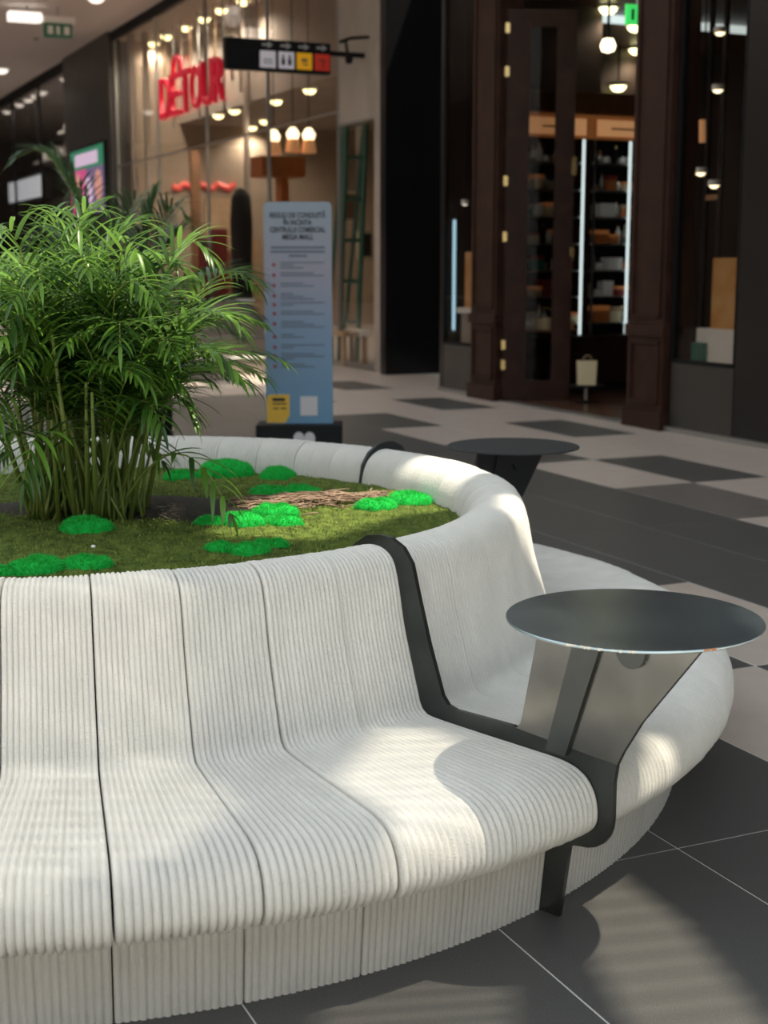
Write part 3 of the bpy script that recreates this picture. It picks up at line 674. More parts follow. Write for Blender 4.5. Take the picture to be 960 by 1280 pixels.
for z, xa, xb in ((.395, .05, .15), (.362, .05, .16), (.325, .055, .10), (.325, .115, .16)): MB().box(x0 + xa, x0 + xb, TY - .0045, TY - .002, z - (.012 if z > .39 else .005), z + (.012 if z > .39 else .005)).build('badge_print', 'ink', bg_)
MB().box(x0 + .27, x0 + .405, TY - .003, TY + .001, .27, .42).build('blank_card', 'qr_card', tot)
# white double-arched emblem on the base
lg = MB()
for sg in (-1, 1):
    c_ = xc + .045 + sg * .042; ap = [(c_ - .042, .02), (c_ + .042, .02)] + [(c_ + .042 * math.cos(R(a)) * .98, .115 + .042 * math.sin(R(a))) for a in range(0, 181, 30)]
    lg.prism(ap, lambda a, b_, t_: (a, t_, b_), TY - .163, TY - .158)
lg.build('emblem', 'qr_card', tot)

def on_u_(px, py, u):
    d = ray(px, py); return Vector((0, 0, H)) + d * (u / d.dot(W2))
# ================================================================== SIGNS AND FIXTURES
# red letters
let = thing('shop_letters', 'big red raised letters on the glass shop front', 'sign', uvz(25.8, VD - .05, 4.2))
spans = [(27.75, 27.10), (27.05, 26.38), (26.40, 25.75), (25.72, 25.12), (25.06, 24.46), (24.40, 23.85)]
for ch, (ua, ub) in zip('DETOUR', spans):
    me = text_mesh(ch, 1.0, .04, -.004); me.materials.clear(); me.materials.append(MATS['red_letter'])
    xs = [v.co.x for v in me.vertices]; ys = [v.co.y for v in me.vertices]
    for v in me.vertices:
        v.co.x = (v.co.x - min(xs)) / (max(xs) - min(xs)) * (ua - ub) if False else v.co.x
    kx = (ua - ub) / (max(xs) - min(xs)); ky = .76 / (max(ys) - min(ys)); mx_, my_ = min(xs), min(ys)
    me.transform(Matrix.Translation((-mx_, -my_, 0))); me.transform(Matrix.Diagonal((kx, ky, 1, 1)))
    o = bpy.data.objects.new('letter', me); COL.objects.link(o); o.matrix_basis = frame_facing_corridor(uvz(ua, VD - .06, 4.19)); par(o, let)
am = MB(); ac = 26.62
pts = [uvz(ac + .24 * math.cos(R(a)), VD - .06, 5.02 + .22 * math.sin(R(a))) for a in range(0, 181, 20)]
pts = [pts[0] - Vector((0, 0, .12))] + pts + [pts[-1] - Vector((0, 0, .12))]
am.tube(pts, .05, 8); am.build('accent_arch', 'red_letter', let)
# hanging direction sign
US = 18.0
hs = thing('direction_sign', 'black hanging direction sign with four coloured pictogram squares', 'sign', uvz(US, 6.7, 3.9))
MB().ubox(US, US + .12, 5.955, 7.395, 3.905, 4.295).build('panel', 'black', hs)
MB().ubox(US + .03, US + .09, 7.39, VD + .02, 4.15, 4.21).build('wall_arm', 'black', hs)
sq = [(6.42, 'sq_white'), (6.675, 'sq_white'), (6.925, 'sq_orange'), (7.175, 'sq_red')]
for k, (v, m_) in enumerate(sq):
    q = MB().ubox(US - .006, US + .001, v - .008, v + .205, 3.945, 4.155).build('pictogram', m_, hs)
    ar = [(v + .02, 4.215), (v + .10, 4.215), (v + .10, 4.185), (v + .17, 4.23), (v + .10, 4.275), (v + .10, 4.245), (v + .02, 4.245)]
    MB().prism(ar, lambda a, b_, t_: tuple(uvz(t_, a, b_)), US - .004, US + .001).build('arrow', 'arrow_grey', hs)
    c_ = v + .098; ic = 'ink' if k < 3 else 'red_dark'
    if k == 1:
        for dx in (-.045, .045):
            g = MB().ubox(US - .009, US - .005, c_ + dx - .024, c_ + dx + .024, 3.99, 4.075); g.prism(arc(c_ + dx, 4.10, .018, 0, 330, 11), lambda a, b_, t_: tuple(uvz(t_, a, b_)), US - .009, US - .005); g.build('figure', ic, q)
    elif k == 0:
        for z in (3.995, 4.035): MB().ubox(US - .009, US - .005, c_ - .065, c_ + .065, z, z + .018).build('figure', 'metal_grey', q)
    elif k == 2:
        MB().ubox(US - .009, US - .005, c_ - .04, c_ + .04, 4.04, 4.085).ubox(US - .009, US - .005, c_ - .028, c_ + .05, 4.0, 4.018).build('figure', 'wood_mid', q)
    else:
        MB().ubox(US - .009, US - .005, c_ - .05, c_ + .05, 4.06, 4.085).ubox(US - .009, US - .005, c_, c_ + .025, 3.98, 4.06).build('figure', ic, q)
cb0 = on_u_(430, 52, 17.9); cu, cv_ = to_uv(cb0)
cv = thing('security_camera', 'small black camera on an arm beside the hanging direction sign', 'camera', cb0)
MB().tube([uvz(cu, VD + .02, cb0.z + .08), uvz(cu, cv_ + .1, cb0.z + .05), uvz(cu, cv_ - .06, cb0.z - .01)], .022, 8).build('arm', 'black', cv)
MB().tube([uvz(cu, cv_ + .02, cb0.z + .02), uvz(cu, cv_ + .06, cb0.z - .2)], .02, 8).build('drop_rod', 'black', cv)
MB().lathe([(0, -.06), (.04, -.05), (.055, 0), (.045, .06), (0, .07)], tuple(uvz(cu, cv_ + .07, cb0.z - .22)), 16).build('head', 'black', cv)
# corridor ceiling: exit sign with its light, round lights
ex = thing('exit_sign', 'white exit light with green running-man plate under the corridor ceiling', 'sign', uvz(27.9, 5.85, 6.38))
uE, vE = to_uv(at_z(74, 34, 6.0))
MB().ubox(uE, uE + .12, vE - .32, vE + .32, 6.08, 6.20).build('housing', 'white_paint', ex)
MB().ubox(uE + .02, uE + .08, vE - .30, vE + .26, 5.80, 6.08).build('plate', 'green_dim', ex)
for v_, w_ in ((vE - .22, .10), (vE - .05, .06), (vE + .10, .10)): MB().ubox(uE + .012, uE + .022, v_, v_ + w_, 5.87, 6.02).build('pictogram', 'white_paint', ex)
MB().tube([uvz(uE + .06, vE, 6.19), uvz(uE + .06, vE, 6.40)], .02, 6).build('stem', 'metal_grey', ex)
MB().ubox(uE - .05, uE + .25, vE - .95, vE - .34, 6.08, 6.24).build('lamp_box', 'lamp_white', ex)
MB().tube([uvz(uE + .06, vE - .6, 6.23), uvz(uE + .06, vE - .6, 6.40)], .02, 6).build('stem', 'metal_grey', ex)
def disc_light(p, r, m_, label, grp=None, watt=0, colr=(1, .90, .74), name='downlight'):
    t = thing(name, label, 'light', p, grp)
    MB().lathe([(r, 0), (r * 1.18, 0), (r * 1.18, .05), (r, .05)], tuple(p - Vector((0, 0, .02))), 20).build('ring', 'white_paint', t)
    MB().lathe([(0, -.75 * r), (.55 * r, -.62 * r), (.9 * r, -.3 * r), (r, .03), (0, .03)], tuple(p - Vector((0, 0, .012))), 20).build('diffuser', m_, t)
    if watt:
        ld_ = bpy.data.lights.new('lamp', 'SPOT'); ld_.energy = watt; ld_.color = colr; ld_.spot_size = R(165); ld_.spot_blend = .6; ld_.shadow_soft_size = r
        lo = bpy.data.objects.new('lamp', ld_); COL.objects.link(lo); lo.location = p - Vector((0, 0, .05 + r)); par(lo, t)
    return t
for px, py in ((2, 86), (120, -5)):
    p = at_z(px, py, 6.37); disc_light(p, .17, 'lamp_white', 'added unseen fill light in the greige corridor ceiling', 'round corridor ceiling lights', 120, (1, .9, .8))
for u_, v_ in ((19, 1.5), (24, 1.5), (29.5, 2.5), (35, 2.5), (41, 3.0), (47, 3.0)):  # extra lamps out of view, added to brighten the corridor
    disc_light(uvz(u_, v_, 6.37), .17, 'lamp_white', 'added unseen fill light in the greige corridor ceiling', 'round corridor ceiling lights', 420, (1, .9, .8))
p = at_z(45, 48, 6.37); tag(MB().lathe([(0, -.05), (.05, -.05), (.07, 0)], tuple(p), 14).build('smoke_detector', 'metal_grey'), 'small grey smoke detector on the corridor ceiling', 'detector')
# advertising screen on the charcoal pier
sc_ = thing('advertising_screen', 'bright advertising screen in green and pink on the charcoal pier', 'screen', uvz(33.6, VD - .12, 3.4))
MB().ubox(31.9, 35.4, VD - .20, VD - .115, 2.55, 4.14).build('casing', 'near_black', sc_)
MB().ubox(32.0, 35.3, VD - .21, VD - .195, 3.62, 4.08).build('picture', 'screen_green', sc_)
MB().ubox(32.5, 34.8, VD - .215, VD - .205, 3.70, 3.98).build('picture', 'screen_lilac', sc_)
MB().ubox(33.7, 35.3, VD - .21, VD - .195, 2.6, 3.62).build('picture', 'screen_pink', sc_)
MB().ubox(32.0, 33.7, VD - .21, VD - .195, 2.6, 3.62).build('picture', 'screen_violet', sc_)
MB().prism(arc(33.5, 3.0, .42, 0, 330, 11), lambda a, b_, t_: tuple(uvz(a, t_, b_)), VD - .22, VD - .205).build('picture', 'screen_lilac', sc_)
MB().prism(arc(32.5, 3.2, .35, 0, 330, 11), lambda a, b_, t_: tuple(uvz(a, t_, b_)), VD - .22, VD - .205).build('picture', 'screen_skin', sc_)
MB().prism(arc(34.5, 3.25, .3, 0, 330, 11), lambda a, b_, t_: tuple(uvz(a, t_, b_)), VD - .22, VD - .205).build('picture', 'screen_skin', sc_)
# far shop: light box, shelves, spots
lb = thing('light_box', 'glowing pale blue light box in the far grey shop', 'sign', uvz(42.7, VD, 3.6))
MB().ubox(39.9, 45.6, VD + .08, VD + .25, 3.2, 3.95).build('box', 'near_black', lb); MB().ubox(40.1, 45.4, VD + .06, VD + .085, 3.28, 3.87).build('face', 'sign_blue', lb)
for u_ in (40.98, 44.9): MB().tube([uvz(u_, VD + .16, 3.93), uvz(u_, VD + .16, 6.12)], .03, 6).build('hanger', 'near_black', lb)
for k, (px, py) in enumerate(((82, 93), (52, 109), (44, 113), (35, 117), (24, 123), (8, 131))):
    d = ray(px, py); t_ = 8.12 / d.dot(N2); p = Vector((0, 0, H)) + d * t_; p.z = 6.09
    disc_light(p, .14, 'lamp_white', 'small round spotlight in the row inside the far grey shop', 'spotlights of the far shop', 80, (1, .93, .86))
for k, (z, ua, ub) in enumerate(((4.95, 37, 40.5), (4.35, 36.6, 44), (2.9, 36.6, 41))):
    t = thing('clothes_shelf', ('topmost', 'middle', 'lowest')[k] + ' pale shelf with folded clothes in the far grey shop', 'shelf', uvz((ua + ub) / 2, 9, z))
    MB().ubox(ua, ub, 8.5, 9.4, z, z + .08).build('board', 'white_paint', t)
    MB().ubox(ua, ub, 9.36, 9.4, z - .26, z + .3).build('back_panel', 'taupe_wall', t)
    for u in (ua + .15 + .3 * k, ub - .2 - .3 * k): MB().ubox(u, u + .08, 9.395, 9.47, .012, z + .3).build('upright', 'near_black', t)
    for q in range(9):
        u = ua + .15 + q * (ub - ua - .3) / 9
        tag(MB().ubox(u, u + .28, 8.6, 9.2, z + .079, z + .2 + .3 * ((q * 37 + k * 11) % 5) / 5).build('folded_clothes', ('white_paint', 'grey_wall', 'taupe_wall')[(q + k) % 3]), ('white', 'grey', 'taupe')[(q + k) % 3] + ' pile of folded clothes on the ' + ('topmost', 'middle', 'lowest')[k] + ' pale shelf of the far shop', 'clothes', 'folded clothes in the far shop')

# ================================================================== RED-LETTERED SHOP INTERIOR
def on_v(px, py, v):
    d = ray(px, py); return Vector((0, 0, H)) + d * (v / d.dot(N2))
for px, py in ((192, 53), (208, 44), (232, 33), (255, 22), (276, 11), (304, 0)):
    p = on_v(px, py, 8.9); p.z = 6.19
    d = ray(px, py); p = Vector((0, 0, H)) + d * ((6.19 - H) / d.z)
    disc_light(p, .13, 'lamp_yellow', 'yellowish downlight in the high front ceiling of the red-lettered shop', 'high downlights behind the red letters', 170)
for px, py in ((273, 143), (293, 137), (331, 150), (315, 158), (281, 163), (288, 170), (345, 125), (387, 111), (202, 184)):
    d = ray(px, py); p = Vector((0, 0, H)) + d * ((4.49 - H) / d.z); u, v = to_uv(p)
    if v > 13.8 or u > 31.3: continue
    disc_light(p, .12, 'lamp_yellow', 'yellowish downlight in the low rear ceiling of the red-lettered shop', 'low downlights of the red-lettered shop', 120)
def post(px0, px1, v, z0, z1, m_, nm, label, cat, grp=None, dep=.12):
    a = on_u_(px0, 300, v); c = on_u_(px1, 300, v); va, vb = to_uv(a)[1], to_uv(c)[1]
    return tag(MB().ubox(v, v + dep, va, vb, z0, z1).build(nm, m_), label, cat, grp)
for k, (a, c) in enumerate(((168, 175), (186, 192), (241, 252), (309, 314))):
    post(a, c, (30.5, 30.2, 28.5, 26.5)[k], .015, 3.7 if k == 2 else 6.2 if to_uv(on_u_(c, 300, (30.5, 30.2, 28.5, 26.5)[k]))[1] < 9.3 else 4.5, 'wood_mid' if k == 2 else 'taupe_wall', 'wooden_post', 'upright wooden post inside the red-lettered shop' if k == 2 else 'slim taupe post from floor to ceiling inside the red-lettered shop', 'post', None if k == 2 else 'slim posts in the red-lettered shop')
for k in range(13):
    px = 196 + k * 10.5; p = on_v(px, 100, 8.5); u, v = to_uv(p)
    tag(MB().tube([uvz(u, v, 6.21), uvz(u, v, 4.7 - .25 * (k % 3))], .025, 6).build('hanging_rod', ('taupe_wall', 'tan', 'metal_grey')[k % 3]), 'thin vertical rod hanging from the high ceiling behind the red letters', 'rod', 'hanging rods behind the red letters')
cb = thing('orange_display', 'orange display cube on a post inside the red-lettered shop', 'display', uvz(20.5, 9.2, 0))
a = on_u_(328, 220, 22.5); c = on_u_(382, 196, 22.5); va, vb = to_uv(a)[1], to_uv(c)[1]
MB().ubox(22.5, 23.1, va, vb, a.z, c.z).build('cube', 'wood_orange', cb)
a2 = on_u_(355, 250, 22.5); c2 = on_u_(364, 220, 22.5); MB().ubox(22.6, 22.9, to_uv(a2)[1], to_uv(c2)[1], .015, a.z + .01).build('post', 'wood_orange', cb)
for px, py in ((342, 170), (366, 167), (386, 168)):
    p = on_u_(px, py, 22.8); t = thing('pendant_lamp', 'warm glowing pendant lamp above the orange display cube', 'lamp', p, 'pendants above the orange display')
    MB().lathe([(0, -.10), (.09, -.08), (.11, 0), (.05, .1), (0, .11)], tuple(p), 14).build('bulb', 'lamp_warm', t)
    MB().lathe([(.13, -.30), (.10, -.10), (.02, -.06)], tuple(p), 14).build('shade', 'header_glow', t)
    MB().tube([p + Vector((0, 0, .1)), Vector((p.x, p.y, 6.21))], .012, 5).build('cord', 'black', t)
pts = [on_u_(px, 233 + 3.5 * math.sin(k * 2.1), 31.435) for k, px in enumerate(range(216, 300, 7))]  # glowing squiggle in place of a red sign mirrored in the glass
tag(MB().tube(pts, .07, 7).build('red_reflection', 'reflection_red'), 'glowing red squiggle imitating a sign reflected in the shop glass', 'imitated reflection')
post(258, 292, 31.38, 1.7, 2.9, 'tan', 'wall_panel', 'tan panel under the imitated red reflection', 'panel')
dk = on_u_(302, 300, 24.5); u_, v_ = to_uv(dk)
tag(MB().lathe([(0, .015), (.20, .015), (.18, 1.2), (.20, 2.2), (.17, 2.6), (.08, 2.75), (0, 2.78)], tuple(uvz(u_, v_, 0)), 20).build('display_column', 'near_black', smooth=True), 'dark grey rounded display column behind the shop glass', 'column')
for k, (px, h) in enumerate(((262, 1.3), (276, 1.5), (288, 1.1), (316, 1.35))):
    p = on_u_(px, 330, 25.5 + .8 * k); u, v = to_uv(p); tag(MB().ubox(u, u + .4, v - .1, v + .14, .015, h + .6).build('display_plinth', ('red_dark', 'red_dark', 'wood_mid', 'tan')[k]), ('short dark red', 'tall dark red', 'brown', 'tan')[k] + ' display plinth behind the shop glass', 'plinth')
# right pane: teal ladder, pictures, little table
ld = thing('teal_ladder', 'tall teal step ladder standing inside the glass pane beside the column', 'ladder', uvz(19, 8.9, 0))
l0 = on_u_(424, 440, 19.6); l1 = on_u_(434, 118, 19.6); r0 = on_u_(446, 440, 19.6); r1 = on_u_(459, 118, 19.6)
for a, c in ((l0, l1), (r0, r1)): MB().tube([Vector((a.x, a.y, .015)), c], .045, 6).build('rail', 'teal', ld)
for a, c in ((l0, l1), (r0, r1)): MB().tube([Vector((a.x, a.y, .015)) + W2 * .58, c - Vector((0, 0, .03))], .03, 6).build('rear_leg', 'teal', ld)
for k in range(6):
    f = .12 + k * .16; MB().tube([l0.lerp(l1, f), r0.lerp(r1, f)], .03, 6).build('rung', 'teal', ld)
for k, (xa, ya, xb, yb_) in enumerate(((431, 243, 446, 273), (451, 292, 464, 320))):
    a = on_u_(xa, yb_, 20.2); c = on_u_(xb, ya, 20.2); va, vb = to_uv(a)[1], to_uv(c)[1]
    t = thing('picture_frame', ('cream framed dark picture beside the teal ladder, upper one', 'cream framed dark picture beside the teal ladder, lower one')[k], 'picture', uvz(20.2, va, a.z))
    MB().ubox(20.2, 20.25, va - .04, vb + .04, a.z - .05, c.z + .05).build('frame', 'cream', t); MB().ubox(20.19, 20.21, va, vb, a.z, c.z).build('print', ('wood_mid', 'near_black')[k], t)
    MB().ubox(20.22, 20.5, va + .05, va + .08, a.z, 6.21).build('hanger', 'metal_grey', t)
tb = thing('display_table', 'small tan display table with white cloth behind the glass pane', 'table', uvz(18.7, 8.5, 0))
a = on_u_(424, 415, 18.9); c = on_u_(458, 415, 18.9); va, vb = to_uv(a)[1], to_uv(c)[1]
MB().ubox(18.8, 19.4, va, vb, .43, .50).build('table_top', 'tan', tb)
for u in (18.82, 19.30):
    for v in (va + .02, vb - .08): MB().ubox(u, u + .06, v, v + .06, .015, .44).build('leg', 'tan', tb)
MB().ubox(18.79, 19.3, vb - .16, vb + .01, .42, .515).build('cloth', 'white_paint', tb)
# grey stepped seating further along the corridor
st = thing('stepped_seating', 'grey stepped seating platform in the corridor behind the palm', 'seating', uvz(19, 5.4, 0))
for k in range(4):
    MB().ubox(18.0 + .42 * k, 20.0, 4.7, 6.72, .24 * k, .24 * (k + 1)).build('step', 'taupe_wall', st)
    MB().ubox(18.0 + .42 * k - .02, 18.0 + .42 * k + .05, 4.7, 6.72, .24 * (k + 1) - .03, .24 * (k + 1) + .004).build('nosing', 'white_paint' if k in (0, 3) else 'metal_grey', st)

# ================================================================== WOODEN SHOP
# open door leaf, swung into the shop
hg = uvz(13.33, VS + .02, 0); dl = Vector((math.cos(R(4)), math.sin(R(4)), 0)); dn = Vector((-dl.y, dl.x, 0))
leaf = thing('door_1', 'open dark brown glazed door leaf with brass hinges', 'door', hg, kind='structure')
LW, LH = .72, 4.02
def lbox(a0, a1, b0, b1, z0, z1):
    q = lambda a, b_, z: tuple(hg + dl * a + dn * b_ + Vector((0, 0, z)))
    return MB().hexa([q(a0, b0, z0), q(a1, b0, z0), q(a1, b1, z0), q(a0, b1, z0), q(a0, b0, z1), q(a1, b0, z1), q(a1, b1, z1), q(a0, b1, z1)])
lbox(0, .24, 0, .06, .02, LH).build('stile', 'brown_wood', leaf); lbox(LW - .20, LW, 0, .06, .02, LH).build('stile', 'brown_wood', leaf)
lbox(.24, LW - .2, 0, .06, LH - .17, LH).build('rail', 'brown_wood', leaf); lbox(.24, LW - .2, 0, .06, .02, .22).build('rail', 'brown_wood', leaf)
lbox(.22, LW - .18, .025, .035, .2, LH - .15).build('pane', 'glass_dark', leaf)
for z in (.34, .55, 1.68, 2.25, 3.35, 3.78): lbox(-.025, .02, -.02, .03, z, z + .10).build('hinge', 'brass', leaf)
lbox(LW - .03, LW + .02, -.03, .02, 2.36, 2.55).build('latch', 'brass', leaf); lbox(LW - .03, LW + .015, -.025, .02, 1.52, 1.62).build('latch', 'brass', leaf)
# shelf cabinets along the side wall, facing the doorway
SU = 14.42
cab_bays = ((8.06, 8.95), (8.96, 9.80))
ROWS = [.78, 1.08, 1.38, 1.68, 1.98, 2.28, 2.58]
for k, (va, vb) in enumerate(cab_bays):
    t = thing('shelf_cabinet', ('lit brown shelf cabinet behind the open door leaf', 'lit brown shelf cabinet seen through the open doorway')[k], 'cabinet', uvz(SU - .2, (va + vb) / 2, 0))
    MB().ubox(SU - .03, SU, va, vb, .6, 3.25).build('back_panel', 'black', t)
    for v in (va, vb - .03): MB().ubox(SU - .30, SU, v, v + .03, .6, 3.25).build('side_panel', 'brown_wood', t)
    for z in ROWS: MB().ubox(SU - .28, SU - .02, va + .03, vb - .03, z - .018, z).build('shelf', 'metal_grey', t)
    hd = MB().ubox(SU - .34, SU - .26, va, vb, 2.84, 3.10).build('header', 'header_orange', t); MB().ubox(SU - .352, SU - .335, va + .07, vb - .07, 2.87, 3.05).build('header_panel', 'header_glow', hd)
    MB().ubox(SU - .356, SU - .348, va + .25, vb - .25, 2.945, 2.965).build('header_print', 'wood_mid', hd)
    MB().ubox(SU - .36, SU, va, vb, 3.12, 3.34).build('cornice', 'brown_wood_light', t)
    for v, m_ in ((va + .06, 'metal_grey'), ((8.875, 9.50)[k], 'led_white')): MB().ubox(SU - .31, SU - .285, v, v + .022, .645, 2.83).build('light_strip', m_, t)
    bs = MB().ubox(SU - .50, SU, va, vb, .10, .60).build('base_unit', 'brown_wood', t); MB().ubox(SU - .54, SU, va, vb, .60, .64).build('counter', 'brown_wood', t)
    MB().ubox(SU - .46, SU, va, vb, .0, .1).build('toe_kick', 'black', t)
    for q in range(2):
        m0 = va + .02 + q * (vb - va) / 2; dr = MB().ubox(SU - .515, SU - .495, m0, m0 + (vb - va) / 2 - .04, .14, .56).build('drawer', 'brown_wood', t)
        MB().ubox(SU - .53, SU - .512, m0 + .13, m0 + .25, .42, .435).build('handle', 'brass', dr)
    # goods
    rg = random.Random(40 + k); where = ('behind the open door leaf', 'in the doorway cabinet')[k]
    for ri, z in enumerate(ROWS):
        sh = ('lowest', 'second', 'third', 'fourth', 'fifth', 'sixth', 'topmost')[ri] + ' lit shelf ' + where
        v = va + .12
        while v < vb - .24:
            kind = rg.choice(['bottle', 'bottle', 'box', 'box', 'jar'] if ri < 6 else ['bottle', 'bottle', 'jar'])
            u = SU - .17 + rg.uniform(-.03, .03)
            if kind == 'bottle':
                r_ = rg.uniform(.026, .036); h = rg.uniform(.15, .23); m_ = rg.choice(['black', 'metal_grey', 'wood_mid', 'white_paint', 'chrome', 'cream'])
                o = thing('bottle', {'black': 'black', 'metal_grey': 'grey', 'wood_mid': 'brown', 'white_paint': 'white', 'chrome': 'silver', 'cream': 'cream'}[m_] + ' bottle on the ' + sh, 'bottle', uvz(u, v + r_, z), 'bottles on the lit shelves')
                MB().lathe([(0, 0), (r_, 0), (r_, h * .6), (r_ * .4, h * .78), (r_ * .4, h * .9)], tuple(uvz(u, v + r_, z)), 12).build('bottle_body', m_, o, smooth=True)
                MB().lathe([(r_ * .46, h * .88), (r_ * .46, h), (0, h)], tuple(uvz(u, v + r_, z)), 10).build('cap', 'brass', o); v += 2 * r_ + .015
            elif kind == 'jar':
                r_ = rg.uniform(.035, .05); h = rg.uniform(.07, .11); m_ = rg.choice(['cream', 'white_paint', 'tan'])
                o = thing('jar', {'cream': 'cream', 'white_paint': 'white', 'tan': 'tan'}[m_] + ' squat jar on the ' + sh, 'jar', uvz(u, v + r_, z), 'jars on the lit shelves')
                MB().lathe([(0, 0), (r_, 0), (r_, h * .7), (r_ * .8, h * .8)], tuple(uvz(u, v + r_, z)), 14).build('jar_body', m_, o, smooth=True)
                MB().lathe([(r_ * .85, h * .78), (r_ * .85, h), (0, h)], tuple(uvz(u, v + r_, z)), 14).build('lid', 'chrome', o); v += 2 * r_ + .02
            else:
                wv = min(rg.uniform(.10, .24), vb - .04 - v); h = rg.uniform(.10, .2); m_ = rg.choice(['wood_orange', 'red_dark', 'tan', 'wood_orange', 'cream', 'white_paint', 'teal'])
                o = thing('gift_box', {'wood_orange': 'orange', 'red_dark': 'dark red', 'tan': 'tan', 'cream': 'cream', 'white_paint': 'white', 'teal': 'teal'}[m_] + ' gift box on the ' + sh, 'box', uvz(u, v + wv / 2, z), 'gift boxes on the lit shelves')
                MB().ubox(u - .07, u + .07, v, v + wv, z, z + h * .7).build('box_body', m_, o)
                MB().ubox(u - .073, u + .073, v - .003, v + wv + .003, z + h * .7, z + h).build('lid', rg.choice(['tan', 'red_dark', 'header_orange']) if m_ != 'white_paint' else m_, o); v += wv + .02
# small table and stand by the door
tp = uvz(13.48, 8.10, 0); tt = thing('display_table', 'small dark table with gift baskets behind the open door leaf', 'table', tp)
MB().lathe([(0, .72), (.29, .72), (.30, .735), (.29, .75), (0, .75)], tuple(tp), 28).build('table_top', 'brown_wood_light', tt)
MB().lathe([(.03, .02), (.03, .73)], tuple(tp), 10).build('column', 'black', tt); MB().lathe([(0, .012), (.2, .012), (.18, .03), (.03, .05)], tuple(tp), 20).build('foot', 'black', tt)
bk = thing('basket', 'cream round basket on the small table behind the door leaf', 'basket', tp + Vector((0, 0, .75)))
MB().lathe([(0, 0), (.10, 0), (.13, .12), (.12, .12), (.09, .01)], tuple(tp + Vector((-.06, -.05, .75))), 20).build('bowl', 'cream', bk)
MB().tube([tp + Vector((-.06 + .12 * math.cos(R(a)), -.05, .86 + .12 * math.sin(R(a)))) for a in range(0, 181, 20)], .008, 5).build('handle', 'tan', bk)
gb = thing('gift_box', 'orange gift box lying on the small table beside the basket', 'box', tp + Vector((.17, -.05, .75)))
MB().box(tp.x + .09, tp.x + .25, tp.y - .12, tp.y + .02, .75, .81).build('box_body', 'wood_orange', gb); MB().box(tp.x + .085, tp.x + .255, tp.y - .125, tp.y + .025, .81, .84).build('lid', 'tan', gb)
pl = uvz(12.72, 8.1, 0); sd_ = thing('low_stand', 'low black stand holding the cream paper bag', 'stand', pl)
MB().lathe([(0, .18), (.2, .18), (.2, .2), (0, .2)], tuple(pl), 20).build('stand_top', 'black', sd_); MB().lathe([(.02, .02), (.02, .19)], tuple(pl), 8).build('column', 'metal_grey', sd_); MB().lathe([(0, .012), (.14, .012), (.02, .04)], tuple(pl), 16).build('foot', 'black', sd_)
bgp = thing('paper_bag', 'cream paper bag with handles on the low stand in the doorway', 'bag', pl + Vector((0, 0, .2)))
MB().hexa([(pl.x - .09, pl.y - .06, .2), (pl.x + .09, pl.y - .06, .2), (pl.x + .09, pl.y + .06, .2), (pl.x - .09, pl.y + .06, .2), (pl.x - .10, pl.y - .05, .45), (pl.x + .10, pl.y - .05, .45), (pl.x + .10, pl.y + .05, .45), (pl.x - .10, pl.y + .05, .45)]).build('bag_body', 'cream', bgp)
MB().tube([(pl.x + .05 * math.cos(R(a)), pl.y - .05, .44 + .07 * math.sin(R(a))) for a in range(0, 181, 20)], .005, 5).build('bag_handle', 'tan', bgp)
# lights inside
for px, py in ((795, 31), (796, 60), (773, 106), (672, 33), (760, 8)):
    d = ray(px, py); z = 4.345; p = Vector((0, 0, H)) + d * ((z - H) / d.z); u, v = to_uv(p)
    if u > 16.9: f_ = 16.9 / u; p = Vector((0, 0, H)) + (p - Vector((0, 0, H))) * f_; z = p.z
    low = z < 4.3
    o = disc_light(Vector((p.x, p.y, z)), .11, 'lamp_yellow', 'yellowish dome light hanging on a stem in the wooden shop' if low else 'yellowish downlight in the brown ceiling of the wooden shop', None if low else 'downlights of the wooden shop', 16, (1, .80, .56))
    if low: MB().tube([Vector((p.x, p.y, z + .01)), Vector((p.x, p.y, 4.37))], .015, 6).build('stem', 'black', o)
lt = uvz(13.2, 9.4, 0); tag(MB().ubox(14.9, 14.95, 9.3, 12.8, 4.26, 4.350).build('linear_light', 'led_white'), 'long white linear light under the brown shop ceiling', 'light')
d = ray(760, 57); p = Vector((0, 0, H)) + d * (14.2 / d.y); t = thing('spotlight', 'bright bare spotlight hanging inside the wooden shop doorway', 'light', p)
MB().lathe([(0, -.07), (.06, -.05), (.075, 0), (.05, .06), (0, .07)], tuple(p), 16).build('bulb', 'lamp_warm', t); MB().tube([p + Vector((0, 0, .05)), Vector((p.x, p.y, 4.37))], .015, 6).build('stem', 'black', t)
d = ray(797, 20); p = Vector((0, 0, H)) + d * (13.85 / d.y); u, v = to_uv(p); t = thing('exit_sign', 'small glowing green exit sign inside the wooden shop', 'sign', p)
MB().ubox(u, u + .03, v - .12, v + .12, p.z - .08, p.z + .10).build('plate', 'green_sign', t)
for q in (-.07, .0, .05): MB().ubox(u - .006, u + .001, v + q, v + q + .03, p.z - .04, p.z + .06).build('pictogram', 'teal', t)
MB().tube([uvz(u + .015, v, p.z + .09), uvz(u + .015, v, 4.37)], .008, 5).build('stem', 'white_paint', t)
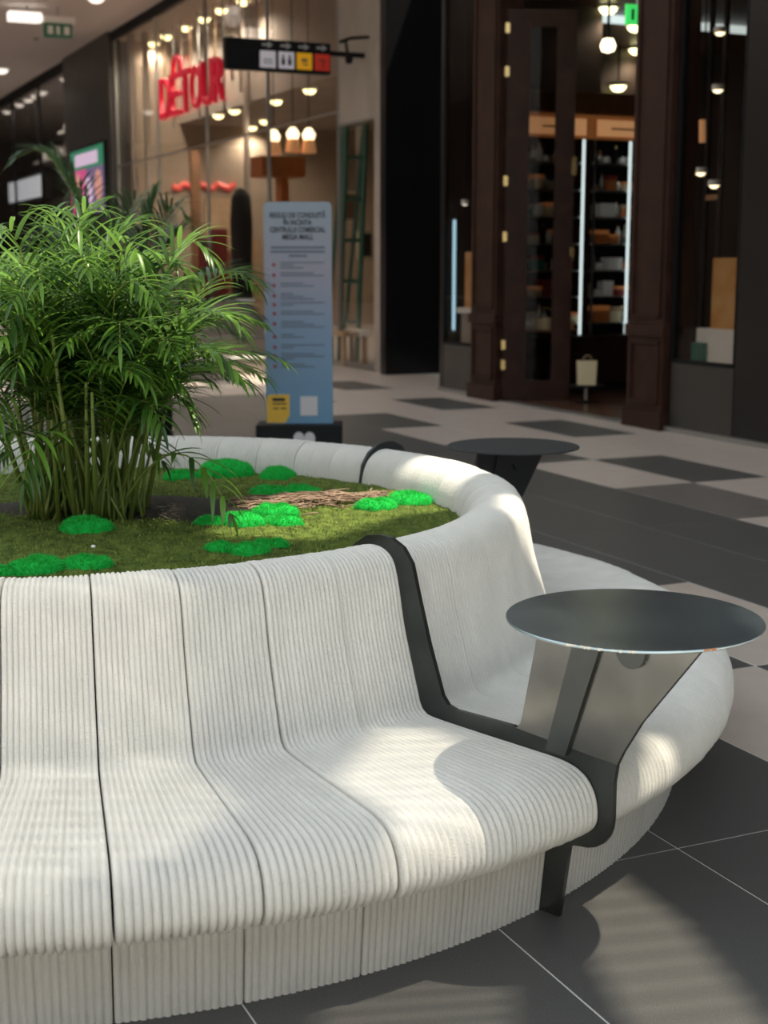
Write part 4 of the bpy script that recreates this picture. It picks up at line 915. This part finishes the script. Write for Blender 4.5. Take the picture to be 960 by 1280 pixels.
# right display window
pw = thing('poster_stand', 'amber poster board on a pale stepped plinth in the shop window', 'poster', uvz(10.0, 7.8, 0))
MB().ubox(9.62, 10.22, 7.62, 7.95, .615, .90).build('plinth', 'white_paint', pw); MB().ubox(9.72, 10.16, 7.72, 7.76, .90, 1.50).build('board', 'amber_poster', pw); MB().ubox(9.44, 10.3, 7.55, 8.1, .56, .62).build('window_shelf', 'beige_stone', pw)
tl = tag(MB().ubox(10.06, 10.2, 7.555, 7.621, .62, .78).build('teal_carton', 'teal'), 'small teal carton at the foot of the amber poster', 'box')
for k, (px, py0, py1) in enumerate(((855, 150, 180), (878, 150, 178))):
    a = on_v(px, py1, 8.2); c = on_v(px, py0, 8.2); t = thing('tube_lamp', 'warm tube pendant hanging behind the amber poster', 'lamp', a, 'tube pendants in the poster window')
    MB().tube([a, c], .03, 8).build('tube', 'header_glow', t); MB().tube([c, Vector((c.x, c.y, 4.37))], .008, 5).build('cord', 'black', t)
rk = thing('spot_rack', 'slim black rack carrying small spotlights in the poster window', 'rack', uvz(10, 8.65, 0))
u9 = to_uv(on_v(906, 100, 8.62))[0]; u8 = to_uv(on_v(884, 213, 8.62))[0]
for u in (u9, u8): MB().ubox(u - .02, u + .02, 8.6, 8.64, .012, 4.36).build('upright', 'black', rk)
MB().ubox(u9, u8, 8.6, 8.64, 2.05, 2.10).build('crossbar', 'wood_mid', rk)
for px, py, us in ((905, 37, u9), (908, 108, u9), (884, 213, u8), (907, 228, u9)):
    disc_light(uvz(us, 8.545, on_v(px, py, 8.545).z), .05, 'lamp_warm', 'small warm spotlight on the rack behind the amber poster', 'small spots in the poster window')
# left window: cyan strip, poster
ua = to_uv(on_v(567, 300, 7.50))[0]
cs = thing('light_strip', 'vertical cyan light strip in the narrow shop window', 'light', uvz(ua, 7.5, .55))
MB().ubox(ua - .02, ua + .02, 7.50, 7.52, .70, 1.94).build('tube', 'led_cyan', cs); MB().ubox(ua - .03, ua + .03, 7.52, 7.55, .012, 2.0).build('backing', 'black', cs)
pu0, pu1 = to_uv(on_v(597, 350, 7.6))[0], to_uv(on_v(581, 350, 7.6))[0]
ps = thing('poster_stand', 'tall amber poster on a pale shelf in the narrow shop window', 'poster', uvz(pu0, 7.6, 0))
MB().ubox(pu0 - .1, pu1, 7.60, 7.64, .96, 1.58).build('board', 'amber_poster', ps); MB().ubox(pu0 - .1, pu1 + .04, 7.52, 7.715, .90, .96).build('shelf', 'white_paint', ps); MB().ubox(pu0 - .06, pu1, 7.56, 7.7, .012, .90).build('plinth', 'beige_stone', ps)
p = on_v(581, 253, 7.6); o = disc_light(p, .035, 'lamp_white', 'tiny white spotlight above the tall amber poster'); MB().tube([p + Vector((0, 0, .01)), Vector((p.x, p.y, 4.62))], .008, 5).build('stem', 'black', o)
